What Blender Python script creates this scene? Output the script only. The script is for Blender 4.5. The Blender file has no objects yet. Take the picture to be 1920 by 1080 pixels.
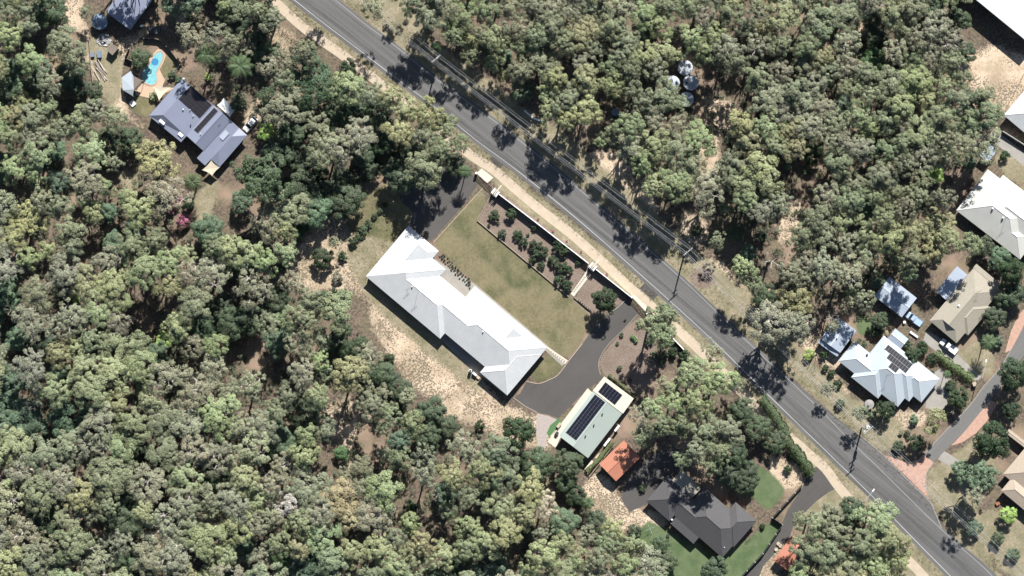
import bpy, math, random
import numpy as np
from mathutils import Vector

# ------------------------------------------------------------------ frame
S = 7.0            # photo pixels (of 1920) per metre of ground
H = 600.0          # flying height
sc = bpy.context.scene
col = sc.collection
random.seed(4); RNG = np.random.default_rng(11)

def W(px, py, z=0.0):
    f = (H - z) / H
    return Vector(((px - 960) / S * f, (540 - py) / S * f, z))

cam_d = bpy.data.cameras.new('camera'); cam = bpy.data.objects.new('camera', cam_d); col.objects.link(cam)
cam.location = (0, 0, H); cam.rotation_euler = (0, 0, 0)
cam_d.sensor_width = 36; cam_d.lens = 36 * H / (1920 / S); cam_d.clip_start = 1; cam_d.clip_end = 5000
sc.camera = cam

# sun: high north, a little east
SUN_EL = math.radians(42); SUN_AZ = math.radians(14.5)
sd = Vector((math.sin(SUN_AZ) * math.cos(SUN_EL), math.cos(SUN_AZ) * math.cos(SUN_EL), math.sin(SUN_EL)))
world = bpy.data.worlds.new('World'); sc.world = world; world.use_nodes = True
wn = world.node_tree; bg = wn.nodes['Background']
sky = wn.nodes.new('ShaderNodeTexSky'); sky.sky_type = 'NISHITA'; sky.sun_disc = False
sky.sun_elevation = SUN_EL; sky.sun_rotation = SUN_AZ; sky.air_density = 1.0; sky.dust_density = 0.6
wn.links.new(sky.outputs[0], bg.inputs[0]); bg.inputs[1].default_value = 0.05
sl = bpy.data.lights.new('sun', 'SUN'); sun = bpy.data.objects.new('sun', sl); col.objects.link(sun)
sl.energy = 5.0; sl.angle = math.radians(0.5); sl.color = (1.0, 0.98, 0.94)
sun.rotation_euler = (-sd).to_track_quat('-Z', 'Y').to_euler(); sun.location = sd * 400
sc.view_settings.view_transform = 'Standard'; sc.view_settings.look = 'None'
sc.view_settings.exposure = 0.77; sc.view_settings.gamma = 1.0
sc.cycles.max_bounces = 5; sc.cycles.diffuse_bounces = 1; sc.cycles.glossy_bounces = 2
sc.cycles.transmission_bounces = 3; sc.cycles.transparent_max_bounces = 4

# ------------------------------------------------------------------ materials
class NT:
    def __init__(s, m): s.t = m.node_tree; s.n = s.t.nodes; s.l = s.t.links
    def new(s, k, **kw):
        x = s.n.new(k)
        for a, b in kw.items(): setattr(x, a, b)
        return x
    def link(s, a, b): s.l.new(a, b)
    def math(s, op, a, b=None, c=None, clamp=False):
        x = s.n.new('ShaderNodeMath'); x.operation = op; x.use_clamp = clamp
        for i, v in enumerate((a, b, c)):
            if v is None: continue
            if hasattr(v, 'is_linked'): s.l.new(v, x.inputs[i])
            else: x.inputs[i].default_value = v
        return x.outputs[0]
    def mix(s, f, a, b, blend='MIX'):
        x = s.n.new('ShaderNodeMix'); x.data_type = 'RGBA'; x.blend_type = blend
        for i, v in ((0, f), (6, a), (7, b)):
            if hasattr(v, 'is_linked'): s.l.new(v, x.inputs[i])
            elif i == 0: x.inputs[i].default_value = v
            else: x.inputs[i].default_value = (*v[:3], 1)
        return x.outputs[2]
    def noise(s, scale, detail=3, vec=None, rough=.55):
        x = s.n.new('ShaderNodeTexNoise'); x.inputs['Scale'].default_value = scale
        x.inputs['Detail'].default_value = detail; x.inputs['Roughness'].default_value = rough
        if vec is not None: s.l.new(vec, x.inputs['Vector'])
        return x.outputs[0]
    def ramp(s, f, lo, hi):
        x = s.n.new('ShaderNodeMapRange'); s.l.new(f, x.inputs[0])
        x.inputs[1].default_value = lo; x.inputs[2].default_value = hi
        return x.outputs[0]
    def pos(s): return s.n.new('ShaderNodeNewGeometry').outputs['Position']

def newmat(name, rough=.8, metal=0.0):
    m = bpy.data.materials.new(name); m.use_nodes = True
    t = NT(m); p = m.node_tree.nodes['Principled BSDF']
    p.inputs['Roughness'].default_value = rough; p.inputs['Metallic'].default_value = metal
    return m, t, p

def plain(name, c, rough=.8, var=.15, scale=1.5, metal=0.0, c2=None, fine=8.0):
    m, t, p = newmat(name, rough, metal)
    pos = t.pos()
    n = t.ramp(t.noise(scale, 4, pos), .3, .7); f = t.ramp(t.noise(fine, 3, pos), .3, .7)
    a = tuple(v * (1 - var) for v in c); b = c2 or tuple(min(1, v * (1 + var)) for v in c)
    x = t.mix(n, a, b)
    y = t.mix(.35, x, t.mix(f, tuple(v * (1 - var) for v in c), tuple(min(1, v * (1 + var)) for v in c)))
    t.link(y, p.inputs['Base Color'])
    return m

def roofmat(name, c, kind='metal', rough=.45, stain=.12, pitch=.35, pale=None):
    m, t, p = newmat(name, rough)
    uv = t.new('ShaderNodeUVMap').outputs[0]
    sx = t.new('ShaderNodeSeparateXYZ'); t.link(uv, sx.inputs[0])
    pos = t.pos()
    n = t.ramp(t.noise(.35, 5, pos), .3, .72)
    # streaks run down the slope
    mp = t.new('ShaderNodeMapping'); t.link(uv, mp.inputs[0]); mp.inputs['Scale'].default_value = (2.2, .25, 1)
    st = t.ramp(t.noise(1.0, 4, mp.outputs[0]), .35, .75)
    base = t.mix(n, tuple(v * (1 - stain) for v in c), pale or c)
    base = t.mix(t.math('MULTIPLY', st, stain * 1.6), base, tuple(v * .6 for v in c))
    if kind == 'metal':
        w = t.math('SINE', t.math('MULTIPLY', sx.outputs[0], 2 * math.pi / pitch))
        wl = t.math('MULTIPLY_ADD', w, .5, .5)
        base = t.mix(t.math('MULTIPLY', t.math('POWER', wl, 4.0), .08), base, tuple(v * .55 for v in c))
        bump = t.new('ShaderNodeBump'); bump.inputs['Distance'].default_value = .02; bump.inputs['Strength'].default_value = .35
        t.link(wl, bump.inputs['Height']); t.link(bump.outputs[0], p.inputs['Normal'])
    else:
        v = t.math('FRACT', t.math('DIVIDE', sx.outputs[1], pitch))
        u = t.math('FRACT', t.math('DIVIDE', sx.outputs[0], pitch * .9))
        a = t.math('GREATER_THAN', v, .72); b = t.math('GREATER_THAN', u, .8)
        d = t.math('ADD', t.math('MULTIPLY', a, .5), t.math('MULTIPLY', b, .18), clamp=True)
        base = t.mix(d, base, tuple(q * .35 for q in c))
        wn_ = t.noise(4, 2, pos); base = t.mix(t.math('MULTIPLY', t.ramp(wn_, .4, .7), .25), base, tuple(min(1, q * 1.5) for q in c))
        bump = t.new('ShaderNodeBump'); bump.inputs['Distance'].default_value = .03; bump.inputs['Strength'].default_value = .5
        t.link(v, bump.inputs['Height']); t.link(bump.outputs[0], p.inputs['Normal'])
    t.link(base, p.inputs['Base Color'])
    return m

def leafmat(name, trans=.1, pink=None, attr=None):
    m, t, p = newmat(name, .55)
    oi = t.new('ShaderNodeObjectInfo')
    pos = t.pos()
    g = t.ramp(t.noise(.55, 3, pos), .32, .68)
    f = t.ramp(t.noise(4.2, 2, pos), .36, .64)
    hs = t.new('ShaderNodeHueSaturation')
    if attr:
        at = t.new('ShaderNodeAttribute'); at.attribute_name = attr; t.link(at.outputs['Color'], hs.inputs['Color'])
    else: t.link(oi.outputs['Color'], hs.inputs['Color'])
    t.link(t.math('MULTIPLY_ADD', g, .02, .485), hs.inputs['Hue'])
    t.link(t.math('MULTIPLY_ADD', f, .25, .82), hs.inputs['Saturation'])
    t.link(t.math('ADD', t.math('MULTIPLY_ADD', f, 1.3, .62), t.math('MULTIPLY', g, .45)), hs.inputs['Value'])
    c = hs.outputs[0]
    w = t.ramp(t.noise(6.0, 1, pos), .6, .72)
    c = t.mix(t.math('MULTIPLY', w, .3), c, (.37, .37, .29))
    if pink:
        k = t.ramp(t.noise(1.3, 2, pos), .46, .54)
        c = t.mix(k, c, pink)
    t.link(c, p.inputs['Base Color'])
    p.inputs['Specular IOR Level'].default_value = .35
    tr = t.new('ShaderNodeBsdfTranslucent'); t.link(c, tr.inputs[0])
    mx = t.new('ShaderNodeMixShader'); mx.inputs[0].default_value = trans
    out = t.n['Material Output']
    t.link(p.outputs[0], mx.inputs[1]); t.link(tr.outputs[0], mx.inputs[2]); t.link(mx.outputs[0], out.inputs[0])
    return m

M = {}
M['leaf'] = leafmat('leaf')
M['leafmass'] = leafmat('bush_leaf', attr='tint')
M['pinkleaf'] = leafmat('flowering_leaf', .25, (.66, .20, .36))
M['bark'] = plain('bark', (.27, .24, .20), .9, .3, 2)
M['darkbark'] = plain('dark_bark', (.11, .09, .07), .9, .3, 2)
M['palebark'] = plain('pale_bark', (.50, .46, .40), .85, .2, 2)
M['concrete'] = plain('concrete', (.46, .375, .28), .9, .12, .6)
M['paleconcrete'] = plain('pale_concrete', (.58, .52, .43), .9, .08, .6)
M['greyconcrete'] = plain('grey_concrete', (.30, .28, .25), .9, .12, .6)
M['whitewall'] = plain('white_render', (.80, .79, .76), .7, .04)
M['creamwall'] = plain('cream_render', (.55, .49, .40), .8, .06)
M['brickwall'] = plain('brown_brick', (.28, .13, .09), .85, .15, 3)
M['darksteel'] = plain('dark_steel', (.04, .045, .05), .5, .1)
M['fence'] = plain('dark_fence_sheet', (.055, .06, .055), .5, .1)
M['whitemetal'] = plain('white_metal', (.78, .78, .76), .35, .03)
M['galv'] = roofmat('galvanised_tank_roof', (.52, .56, .60), 'metal', .35, .2, .6)
M['glass'] = plain('dark_glass', (.015, .02, .025), .08, .1)
M['rubber'] = plain('rubber', (.02, .02, .02), .8, .1)
M['timber'] = plain('weathered_timber', (.30, .25, .20), .85, .2, 3)
M['paletimber'] = plain('pale_timber', (.45, .36, .27), .85, .2, 3)
M['wire'] = plain('aluminium_wire', (.42, .43, .45), .4, .05)
M['solar'] = plain('solar_cell', (.012, .013, .022), .22, .15, 2)
M['solarwarm'] = plain('older_solar_cell', (.026, .024, .028), .3, .15, 2)
M['solarframe'] = plain('solar_frame', (.33, .34, .36), .4, .05)
M['sailcream'] = plain('cream_shade_cloth', (.66, .58, .43), .9, .05)
M['sailwhite'] = plain('white_shade_cloth', (.72, .73, .72), .8, .05)
M['carwhite'] = plain('white_car_paint', (.80, .80, .80), .25, .02)
M['carsilver'] = plain('silver_blue_car_paint', (.35, .45, .60), .25, .03)
M['terracotta'] = plain('brick_pavers', (.44, .275, .21), .9, .18, 1.2, fine=5)
M['paving'] = plain('sandstone_paving', (.50, .36, .25), .85, .12, 1.5)
M['turfmat'] = plain('artificial_turf', (.07, .16, .06), .9, .1, 3)
M['bluetarp'] = plain('blue_tarp', (.05, .14, .32), .5, .15, 2)
M['bluesheet'] = plain('blue_grey_sheet', (.16, .22, .30), .4, .1)
M['rust'] = plain('rusty_metal', (.30, .12, .06), .8, .3, 3)
M['white_paint'] = plain('road_marking', (.55, .55, .53), .7, .2, 2, c2=(.40, .40, .39))
M['faint_paint'] = plain('worn_road_marking', (.40, .40, .39), .7, .25, 2, c2=(.22, .22, .21))

def asphalt(name, c, ang, streak=.25, patch=.12):
    m, t, p = newmat(name, .85)
    pos = t.pos()
    mp = t.new('ShaderNodeMapping'); mp.vector_type = 'POINT'; t.link(pos, mp.inputs[0])
    mp.inputs['Rotation'].default_value = (0, 0, -ang)
    sp = t.new('ShaderNodeMapping'); t.link(mp.outputs[0], sp.inputs[0]); sp.inputs['Scale'].default_value = (.012, .9, 1)
    st = t.ramp(t.noise(1.0, 5, sp.outputs[0], .65), .3, .7)
    n = t.ramp(t.noise(.12, 4, pos), .3, .7); f = t.noise(14, 2, pos)
    b = t.mix(st, tuple(v * (1 - streak) for v in c), tuple(v * (1 + streak) for v in c))
    b = t.mix(t.math('MULTIPLY', n, patch * 2), b, tuple(v * 1.35 for v in c))
    b = t.mix(t.math('MULTIPLY', t.ramp(f, .4, .65), .18), b, tuple(v * 1.8 for v in c))
    g = t.noise(1.7, 4, pos, .7); b = t.mix(t.math('MULTIPLY', t.ramp(g, .42, .66), .35), b, tuple(v * 1.45 for v in c))
    t.link(b, p.inputs['Base Color']); return m
RA = math.atan2(-(540 - 0), (1229 - 552)); 
M['road'] = asphalt('road_asphalt', (.10, .097, .094), RA, .55, .2)
M['sideroad'] = asphalt('side_road_asphalt', (.13, .126, .12), math.radians(50), .1)
M['drive'] = asphalt('driveway_asphalt', (.064, .059, .055), math.radians(45), .2, .45)
M['gravel'] = plain('grey_gravel', (.36, .31, .28), .95, .3, 3, fine=10)

M['roof_white'] = roofmat('white_metal_roof', (.60, .61, .61), 'metal', .4, .10, .76)
M['roof_white2'] = roofmat('cream_white_metal_roof', (.58, .57, .52), 'metal', .4, .10, .8)
M['roof_bluewhite'] = roofmat('pale_blue_metal_roof', (.44, .49, .53), 'metal', .4, .05, .8)
M['roof_blue'] = roofmat('blue_grey_metal_roof', (.36, .41, .48), 'metal', .4, .08, .5)
M['roof_purple'] = roofmat('lavender_grey_metal_roof', (.215, .235, .31), 'metal', .4, .06, .6)
M['roof_green'] = roofmat('pale_green_metal_roof', (.36, .41, .37), 'metal', .4, .05, .5)
M['roof_cream'] = roofmat('cream_metal_roof', (.66, .60, .48), 'metal', .4, .04, .5)
M['roof_charcoal'] = roofmat('charcoal_tile_roof', (.088, .084, .086), 'tile', .75, .12, .42)
M['roof_beige'] = roofmat('beige_tile_roof', (.36, .325, .26), 'tile', .8, .10, .42)
M['roof_tan'] = roofmat('tan_tile_roof', (.44, .36, .28), 'tile', .8, .08, .42)
M['roof_orange'] = roofmat('orange_tile_roof', (.46, .185, .115), 'tile', .7, .06, .35)
M['roof_red'] = roofmat('faded_red_roof', (.50, .20, .13), 'tile', .7, .1, .35)
M['roof_brown'] = roofmat('brown_shingle_roof', (.20, .165, .14), 'tile', .9, .2, .4)

# ------------------------------------------------------------------ mesh helpers
def tag(o, label=None, cat=None, group=None, kind=None):
    if label: o['label'] = label
    if cat: o['category'] = cat
    if group: o['group'] = group
    if kind: o['kind'] = kind
    return o

class MB:
    def __init__(s): s.v = []; s.f = []
    def quad(s, *pts):
        i = len(s.v); s.v += [tuple(p) for p in pts]; s.f.append(tuple(range(i, i + len(pts)))); return s
    def box(s, c, size, rz=0.0, top=None):
        cx, cy, cz = c; a, b, h = size[0] / 2, size[1] / 2, size[2] / 2
        ca, sa = math.cos(rz), math.sin(rz); i = len(s.v); t = top or (1, 1)
        for z, k in ((-h, (1, 1)), (h, t)):
            for x, y in ((-a, -b), (a, -b), (a, b), (-a, b)):
                x *= k[0]; y *= k[1]
                s.v.append((cx + x * ca - y * sa, cy + x * sa + y * ca, cz + z))
        for f in ((3, 2, 1, 0), (4, 5, 6, 7), (0, 1, 5, 4), (1, 2, 6, 5), (2, 3, 7, 6), (3, 0, 4, 7)): s.f.append(tuple(i + k for k in f))
        return s
    def prism(s, pts, z0, z1):
        """closed prism over a world-space outline"""
        A = sum(pts[k][0] * pts[(k + 1) % len(pts)][1] - pts[(k + 1) % len(pts)][0] * pts[k][1] for k in range(len(pts)))
        if A < 0: pts = pts[::-1]
        n = len(pts); i = len(s.v)
        s.v += [(p[0], p[1], z0) for p in pts] + [(p[0], p[1], z1) for p in pts]
        s.f.append(tuple(i + n + k for k in range(n))); s.f.append(tuple(i + n - 1 - k for k in range(n)))
        for k in range(n): s.f.append((i + k, i + (k + 1) % n, i + n + (k + 1) % n, i + n + k))
        return s
    def tube(s, pts, rads, sides=6, cap=True):
        pts = [Vector(p) for p in pts]; rings = []
        for k, p in enumerate(pts):
            d = (pts[min(k + 1, len(pts) - 1)] - pts[max(k - 1, 0)])
            if d.length < 1e-6: d = Vector((0, 0, 1))
            d.normalize(); a = d.orthogonal().normalized() if abs(d.z) < .9 else Vector((1, 0, 0)).cross(d).normalized()
            b = d.cross(a); r = rads[k] if hasattr(rads, '__len__') else rads
            i = len(s.v)
            for q in range(sides):
                w = 2 * math.pi * q / sides; s.v.append(tuple(p + a * (r * math.cos(w)) + b * (r * math.sin(w))))
            rings.append(i)
        for k in range(len(rings) - 1):
            for q in range(sides):
                s.f.append((rings[k] + q, rings[k] + (q + 1) % sides, rings[k + 1] + (q + 1) % sides, rings[k + 1] + q))
        if cap:
            s.f.append(tuple(rings[0] + q for q in range(sides))[::-1]); s.f.append(tuple(rings[-1] + q for q in range(sides)))
        return s
    def cyl(s, c, r, z0, z1, n=24, r2=None):
        s.tube([(c[0], c[1], z0), (c[0], c[1], z1)], [r, r if r2 is None else r2], n); return s
    def mesh(s, name, mat):
        me = bpy.data.meshes.new(name); me.from_pydata(s.v, [], s.f); me.materials.append(M[mat] if isinstance(mat, str) else mat)
        return me
    def build(s, name, mat, parent=None, smooth=False):
        me = s.mesh(name, mat); o = bpy.data.objects.new(name, me); col.objects.link(o)
        if parent: o.parent = parent
        if smooth: me.polygons.foreach_set('use_smooth', [True] * len(me.polygons))
        return o

def empty(name, loc=(0, 0, 0), rz=0.0):
    o = bpy.data.objects.new(name, None); col.objects.link(o); o.location = loc; o.rotation_euler = (0, 0, rz)
    o.empty_display_size = .5; return o
def child(mb, name, mat, root, smooth=False):
    """mesh given in world coordinates, hung under an unrotated empty"""
    L = root.location; mb.v = [(x - L.x, y - L.y, z - L.z) for x, y, z in mb.v]
    return mb.build(name, mat, root, smooth)

def sheet(name, pts, z, mat, kind='structure', **kw):
    P = [W(x, y, 0) for x, y in pts]
    A = sum(P[k].x * P[(k + 1) % len(P)].y - P[(k + 1) % len(P)].x * P[k].y for k in range(len(P)))
    if A < 0: P = P[::-1]
    o = MB().quad(*[(p.x, p.y, z) for p in P]).build(name, mat)
    return tag(o, kind=kind, **kw)

def smooth_line(pts, n=6):
    """Catmull-Rom through photo points"""
    out = []; P = [pts[0]] + list(pts) + [pts[-1]]
    for i in range(1, len(P) - 2):
        for k in range(n):
            t = k / n; a, b, c, d = P[i - 1], P[i], P[i + 1], P[i + 2]
            out.append(tuple(.5 * (2 * b[j] + (c[j] - a[j]) * t + (2 * a[j] - 5 * b[j] + 4 * c[j] - d[j]) * t * t + (3 * b[j] - a[j] - 3 * c[j] + d[j]) * t ** 3) for j in (0, 1)))
    out.append(tuple(pts[-1])); return out

def strip_pts(line, w):
    """offset a photo polyline to both sides by w/2 metres -> outline"""
    L = []; R = []
    for k, p in enumerate(line):
        a = line[max(k - 1, 0)]; b = line[min(k + 1, len(line) - 1)]
        dx, dy = b[0] - a[0], b[1] - a[1]; d = math.hypot(dx, dy) or 1; nx, ny = -dy / d * w * S / 2, dx / d * w * S / 2
        L.append((p[0] + nx, p[1] + ny)); R.append((p[0] - nx, p[1] - ny))
    return L, R
def ribbon(name, line, w, z, mat, kind='structure', h=0.0, **kw):
    L, R = strip_pts(line, w); m = MB()
    for k in range(len(line) - 1):
        q = [W(*R[k]), W(*R[k + 1]), W(*L[k + 1]), W(*L[k])]
        m.quad(*[(p.x, p.y, z) for p in q])
    o = m.build(name, mat)
    return tag(o, kind=kind, **kw)
def wallrun(m, line, w, z0, z1):
    """closed wall of width w along the photo polyline, mitred"""
    L, R = strip_pts(line, w); n = len(line)
    pts = [W(*p) for p in L] + [W(*p) for p in R[::-1]]
    m.prism([(p.x, p.y) for p in pts], z0, z1); return m

# ------------------------------------------------------------------ GROUND
def build_ground():
    gx = np.concatenate([[-1500, -600, -250], np.arange(-150, 150.01, .5), [250, 600, 1500]])
    gy = np.concatenate([[-1500, -600, -200], np.arange(-90, 90.01, .5), [200, 600, 1500]])
    X, Y = np.meshgrid(gx, gy); nx, ny = len(gx), len(gy)
    PX = X * S + 960; PY = 540 - Y * S
    def inside(poly):
        m = np.zeros(X.shape, bool); n = len(poly)
        for i in range(n):
            x1, y1 = poly[i]; x2, y2 = poly[(i + 1) % n]
            if y1 == y2: continue
            c = ((y1 > PY) != (y2 > PY)) & (PX < (x2 - x1) * (PY - y1) / (y2 - y1) + x1); m ^= c
        return m.astype(float)
    def blur(a, r):
        for _ in range(2):
            for ax in (0, 1):
                k = np.ones(2 * r + 1) / (2 * r + 1); a = np.apply_along_axis(lambda v: np.convolve(np.pad(v, r, mode='edge'), k, 'valid'), ax, a)
        return a
    ch = {k: np.zeros(X.shape) for k in 'GDSMT'}     # Green lawn, Dry grass, Sand/bare dirt, Mulch
    # default (all zero) = brown leaf litter of the bush floor
    regs = [
     ('D', 2, [(600,-40),(640,0),(802,136),(945,240),(1145,406),(1297,540),(1440,667),(1577,790),(1660,850),(1700,830),(1690,790),(1590,740),(1500,655),(1420,560),(1330,490),(1230,400),(1160,340),(1060,250),(960,185),(870,118),(800,70),(770,0),(760,-40)]),
     ('D', 2, [(480,-40),(560,0),(860,240),(1230,545),(1440,745),(1790,1090),(1700,1090),(1600,960),(1420,770),(1270,640),(1180,555),(930,350),(870,290),(720,170),(500,-10)]),
     ('G', 2, [(905,352),(812,455),(893,536),(1062,678),(1090,645),(1110,592),(1066,556),(893,414),(912,372)]),
     ('D', 1, [(905,352),(870,395),(960,470),(1010,590),(1085,655),(1110,592),(893,414),(912,372)]),
     ('G', 2, [(1028,655),(1062,680),(1045,702),(1010,718),(985,714)]),
     ('G', 3, [(640,410),(690,350),(760,345),(776,400),(765,430),(740,460),(700,440),(670,450)]),
     ('D', 3, [(640,400),(700,350),(775,380),(765,425),(690,520),(720,545),(830,640),(900,712),(945,765),(890,735),(790,655),(700,575),(655,500),(650,450)]),
     ('S', 3, [(600,415),(680,380),(720,420),(690,470),(660,510),(720,560),(800,620),(850,670),(950,760),(1040,790),(1050,800),(1020,850),(900,800),(830,775),(760,710),(700,620),(690,560),(640,540),(560,550),(530,500),(560,460)]),
     ('M', 1, [(895,414),(918,370),(938,376),(1098,504),(1072,553),(1064,556)]),
     ('M', 1, [(1078,556),(1100,522),(1112,507),(1165,550),(1176,565),(1120,592),(1106,588)]),
     ('M', 1, [(935,362),(950,368),(1105,485),(1180,548),(1176,556),(1104,497),(930,372)]),
     ('M', 2, [(1196,592),(1222,600),(1230,640),(1225,720),(1190,750),(1135,703),(1122,690),(1132,660),(1167,622)]),
     ('M', 0, [(822,472),(893,532),(871,556),(826,519),(834,505),(812,484)]),
     ('S', 2, [(600,765),(650,740),(672,760),(668,820),(655,860),(700,890),(640,880),(620,830)]),
     ('S', 3, [(1450,380),(1500,365),(1510,400),(1500,440),(1480,480),(1460,450)]),
     ('S', 3, [(1335,470),(1420,560),(1470,620),(1450,650),(1380,600),(1310,510)]),
     ('S', 3, [(1090,280),(1190,290),(1240,400),(1200,420),(1120,340)]),
     ('S', 3, [(1270,390),(1330,410),(1320,460),(1290,470)]),
     ('S', 3, [(1300,240),(1350,250),(1350,330),(1300,330)]),
     ('S', 3, [(1310,180),(1400,200),(1400,250),(1320,250)]),
     ('S', 3, [(1420,560),(1500,640),(1560,700),(1600,690),(1540,620),(1450,530)]),
     ('S', 2, [(100,-40),(170,-40),(150,30),(170,60),(160,110),(200,190),(260,240),(300,260),(250,215),(235,190),(225,130),(240,90),(280,60),(300,30),(270,50),(220,80),(180,80),(130,50),(95,20)]),
     ('S', 2, [(335,-20),(385,-20),(360,40),(345,80),(330,50)]),
     ('G', 2, [(300,75),(335,120),(330,150),(300,150),(298,130),(308,105)]),
     ('G', 2, [(240,180),(285,185),(300,200),(270,220),(240,210)]),
     ('D', 2, [(155,60),(230,90),(225,190),(205,210),(185,160)]),
     ('D', 2, [(220,320),(262,312),(258,360),(222,350)]),
     ('D', 2, [(390,345),(425,320),(405,370),(392,420),(370,420),(360,370)]),
     ('S', 2, [(455,240),(490,225),(500,180),(480,180),(440,250)]),
     ('S', 2, [(500,60),(525,48),(560,70),(550,90),(520,95)]),
     ('G', 2, [(1252,1000),(1275,1015),(1330,1045),(1420,1040),(1475,985),(1445,975),(1400,1010),(1360,1050),(1290,1010),(1250,985),(1215,990),(1250,1030),(1290,1090),(1370,1090),(1390,1075),(1430,1030),(1440,1000)]),
     ('T', 1, [(1215,975),(1262,1000),(1352,1052),(1400,1012),(1447,978),(1480,995),(1375,1100),(1250,1100),(1220,1040),(1190,1000)]),
     ('T', 2, [(1330,850),(1400,860),(1445,885),(1478,918),(1440,962),(1410,930),(1350,910)]),
     ('S', 2, [(1090,900),(1115,885),(1150,905),(1170,950),(1240,960),(1260,985),(1220,1000),(1150,990),(1110,960)]),
     ('S', 2, [(1440,850),(1500,870),(1510,905),(1470,925),(1440,880)]),
     ('D', 2, [(1540,885),(1575,920),(1590,950),(1560,960),(1500,990),(1480,1010),(1490,970)]),
     ('S', 2, [(1370,1100),(1480,990),(1500,1010),(1450,1090)]),
     ('D', 2, [(1740,880),(1790,850),(1850,800),(1870,880),(1830,960),(1880,1080),(1850,1060),(1770,980),(1740,930)]),
     ('D', 2, [(1790,960),(1940,960),(1940,1100),(1860,1060)]),
     ('D', 1, [(1745,1000),(1790,1000),(1850,1050),(1940,1140),(1800,1060)]),
     ('S', 2, [(1790,120),(1860,80),(1930,110),(1930,150),(1880,230),(1840,200),(1800,170)]),
     ('S', 2, [(1640,-12),(1668,-12),(1632,50),(1600,105),(1568,125),(1588,75),(1615,40)]),
     ('M', 3, [(1300,500),(1340,505),(1350,535),(1310,545),(1285,528)]),
     ('T', 1, [(1603,590),(1640,600),(1632,632),(1608,628)]),
     ('S', 1, [(1600,760),(1680,770),(1740,770),(1730,800),(1660,815),(1690,830),(1640,790)]),
     ('D', 2, [(1735,640),(1830,700),(1850,715),(1870,690),(1850,620),(1900,560),(1890,600),(1800,660)]),
     ('D', 2, [(1790,400),(1760,410),(1780,460),(1800,440)]),
     ('D', 2, [(1860,280),(1930,290),(1930,350),(1880,330)]),
     ('S', 2, [(1530,690),(1570,700),(1600,740),(1585,760),(1540,730)]),
    ]
    for c, r, poly in regs:
        a = inside(poly); a = blur(a, r + 1); ch[c] = np.maximum(ch[c], a)
    verts = np.stack([X.ravel(), Y.ravel(), np.zeros(X.size)], 1)
    i = np.arange(nx * ny).reshape(ny, nx)
    F = np.stack([i[:-1, :-1].ravel(), i[:-1, 1:].ravel(), i[1:, 1:].ravel(), i[1:, :-1].ravel()], 1)
    me = bpy.data.meshes.new('ground')
    me.vertices.add(len(verts)); me.vertices.foreach_set('co', verts.ravel())
    me.loops.add(F.size); me.loops.foreach_set('vertex_index', F.ravel().astype(np.int32))
    me.polygons.add(len(F)); me.polygons.foreach_set('loop_start', np.arange(0, F.size, 4, dtype=np.int32))
    me.update(calc_edges=True)
    for k, nm in (('G', 'lawn'), ('D', 'dry'), ('S', 'sand'), ('M', 'mulch'), ('T', 'turf')):
        at = me.attributes.new(nm, 'FLOAT', 'POINT'); at.data.foreach_set('value', ch[k].ravel())
    m, t, p = newmat('ground_cover', .95)
    pos = t.pos()
    def A(n):
        x = t.new('ShaderNodeAttribute'); x.attribute_name = n; return x.outputs['Fac']
    n1 = t.noise(.25, 5, pos); n2 = t.noise(1.4, 4, pos); n3 = t.noise(5.0, 3, pos); n4 = t.noise(.07, 3, pos); n6 = t.noise(2.6, 4, pos, .7)
    def fac(a, k=4.0, am=2.6):
        e = t.math('MULTIPLY_ADD', t.math('SUBTRACT', a, .5), k, .5)
        w = t.math('ADD', t.math('MULTIPLY', t.math('SUBTRACT', n2, .5), am), t.math('MULTIPLY', t.math('SUBTRACT', n1, .5), am * .8))
        return t.math('ADD', e, w, clamp=True)
    r1 = t.ramp(n1, .40, .60); r2 = t.ramp(n2, .41, .59); r3 = t.ramp(n3, .40, .60); r4 = t.ramp(n4, .42, .58); r6 = t.ramp(n6, .43, .58); r7 = t.ramp(t.noise(.15, 6, pos, .62), .42, .58)
    litter = t.mix(r2, (.085, .065, .05), (.22, .155, .118)); litter = t.mix(t.math('MULTIPLY', r6, .6), litter, (.06, .052, .038)); litter = t.mix(t.ramp(n4, .52, .66), litter, (.30, .21, .155))
    litter = t.mix(t.math('MULTIPLY', r1, .35), litter, (.17, .16, .085))
    dry = t.mix(r1, (.225, .20, .125), (.36, .30, .21)); dry = t.mix(t.math('MULTIPLY', r2, .5), dry, (.17, .165, .085)); dry = t.mix(t.math('MULTIPLY', r6, .5), dry, (.16, .135, .085))
    lawn = t.mix(r1, (.068, .092, .036), (.18, .17, .085)); lawn = t.mix(t.math('MULTIPLY', r6, .6), lawn, (.13, .10, .055)); lawn = t.mix(t.math('MULTIPLY', r4, .45), lawn, (.23, .18, .11)); lawn = t.mix(t.math('MULTIPLY', r2, .55), lawn, (.075, .078, .036)); lawn = t.mix(t.math('MULTIPLY', r7, .5), lawn, (.225, .19, .11)); turf = t.mix(r1, (.06, .105, .04), (.11, .15, .07)); turf = t.mix(t.math('MULTIPLY', r6, .4), turf, (.14, .15, .075))
    sand = t.mix(r1, (.48, .37, .265), (.62, .49, .36)); sand = t.mix(t.math('MULTIPLY', r2, .35), sand, (.36, .27, .18))
    # scattered tufts and fallen leaves on the bare ground
    vo = t.new('ShaderNodeTexVoronoi'); vo.inputs['Scale'].default_value = 2.2; t.link(pos, vo.inputs['Vector'])
    dots = t.math('LESS_THAN', vo.outputs['Distance'], t.math('MULTIPLY_ADD', t.ramp(t.noise(.11, 4, pos), .38, .58), .40, .18))
    dots = t.math('MULTIPLY', dots, t.ramp(n3, .3, .5))
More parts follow.
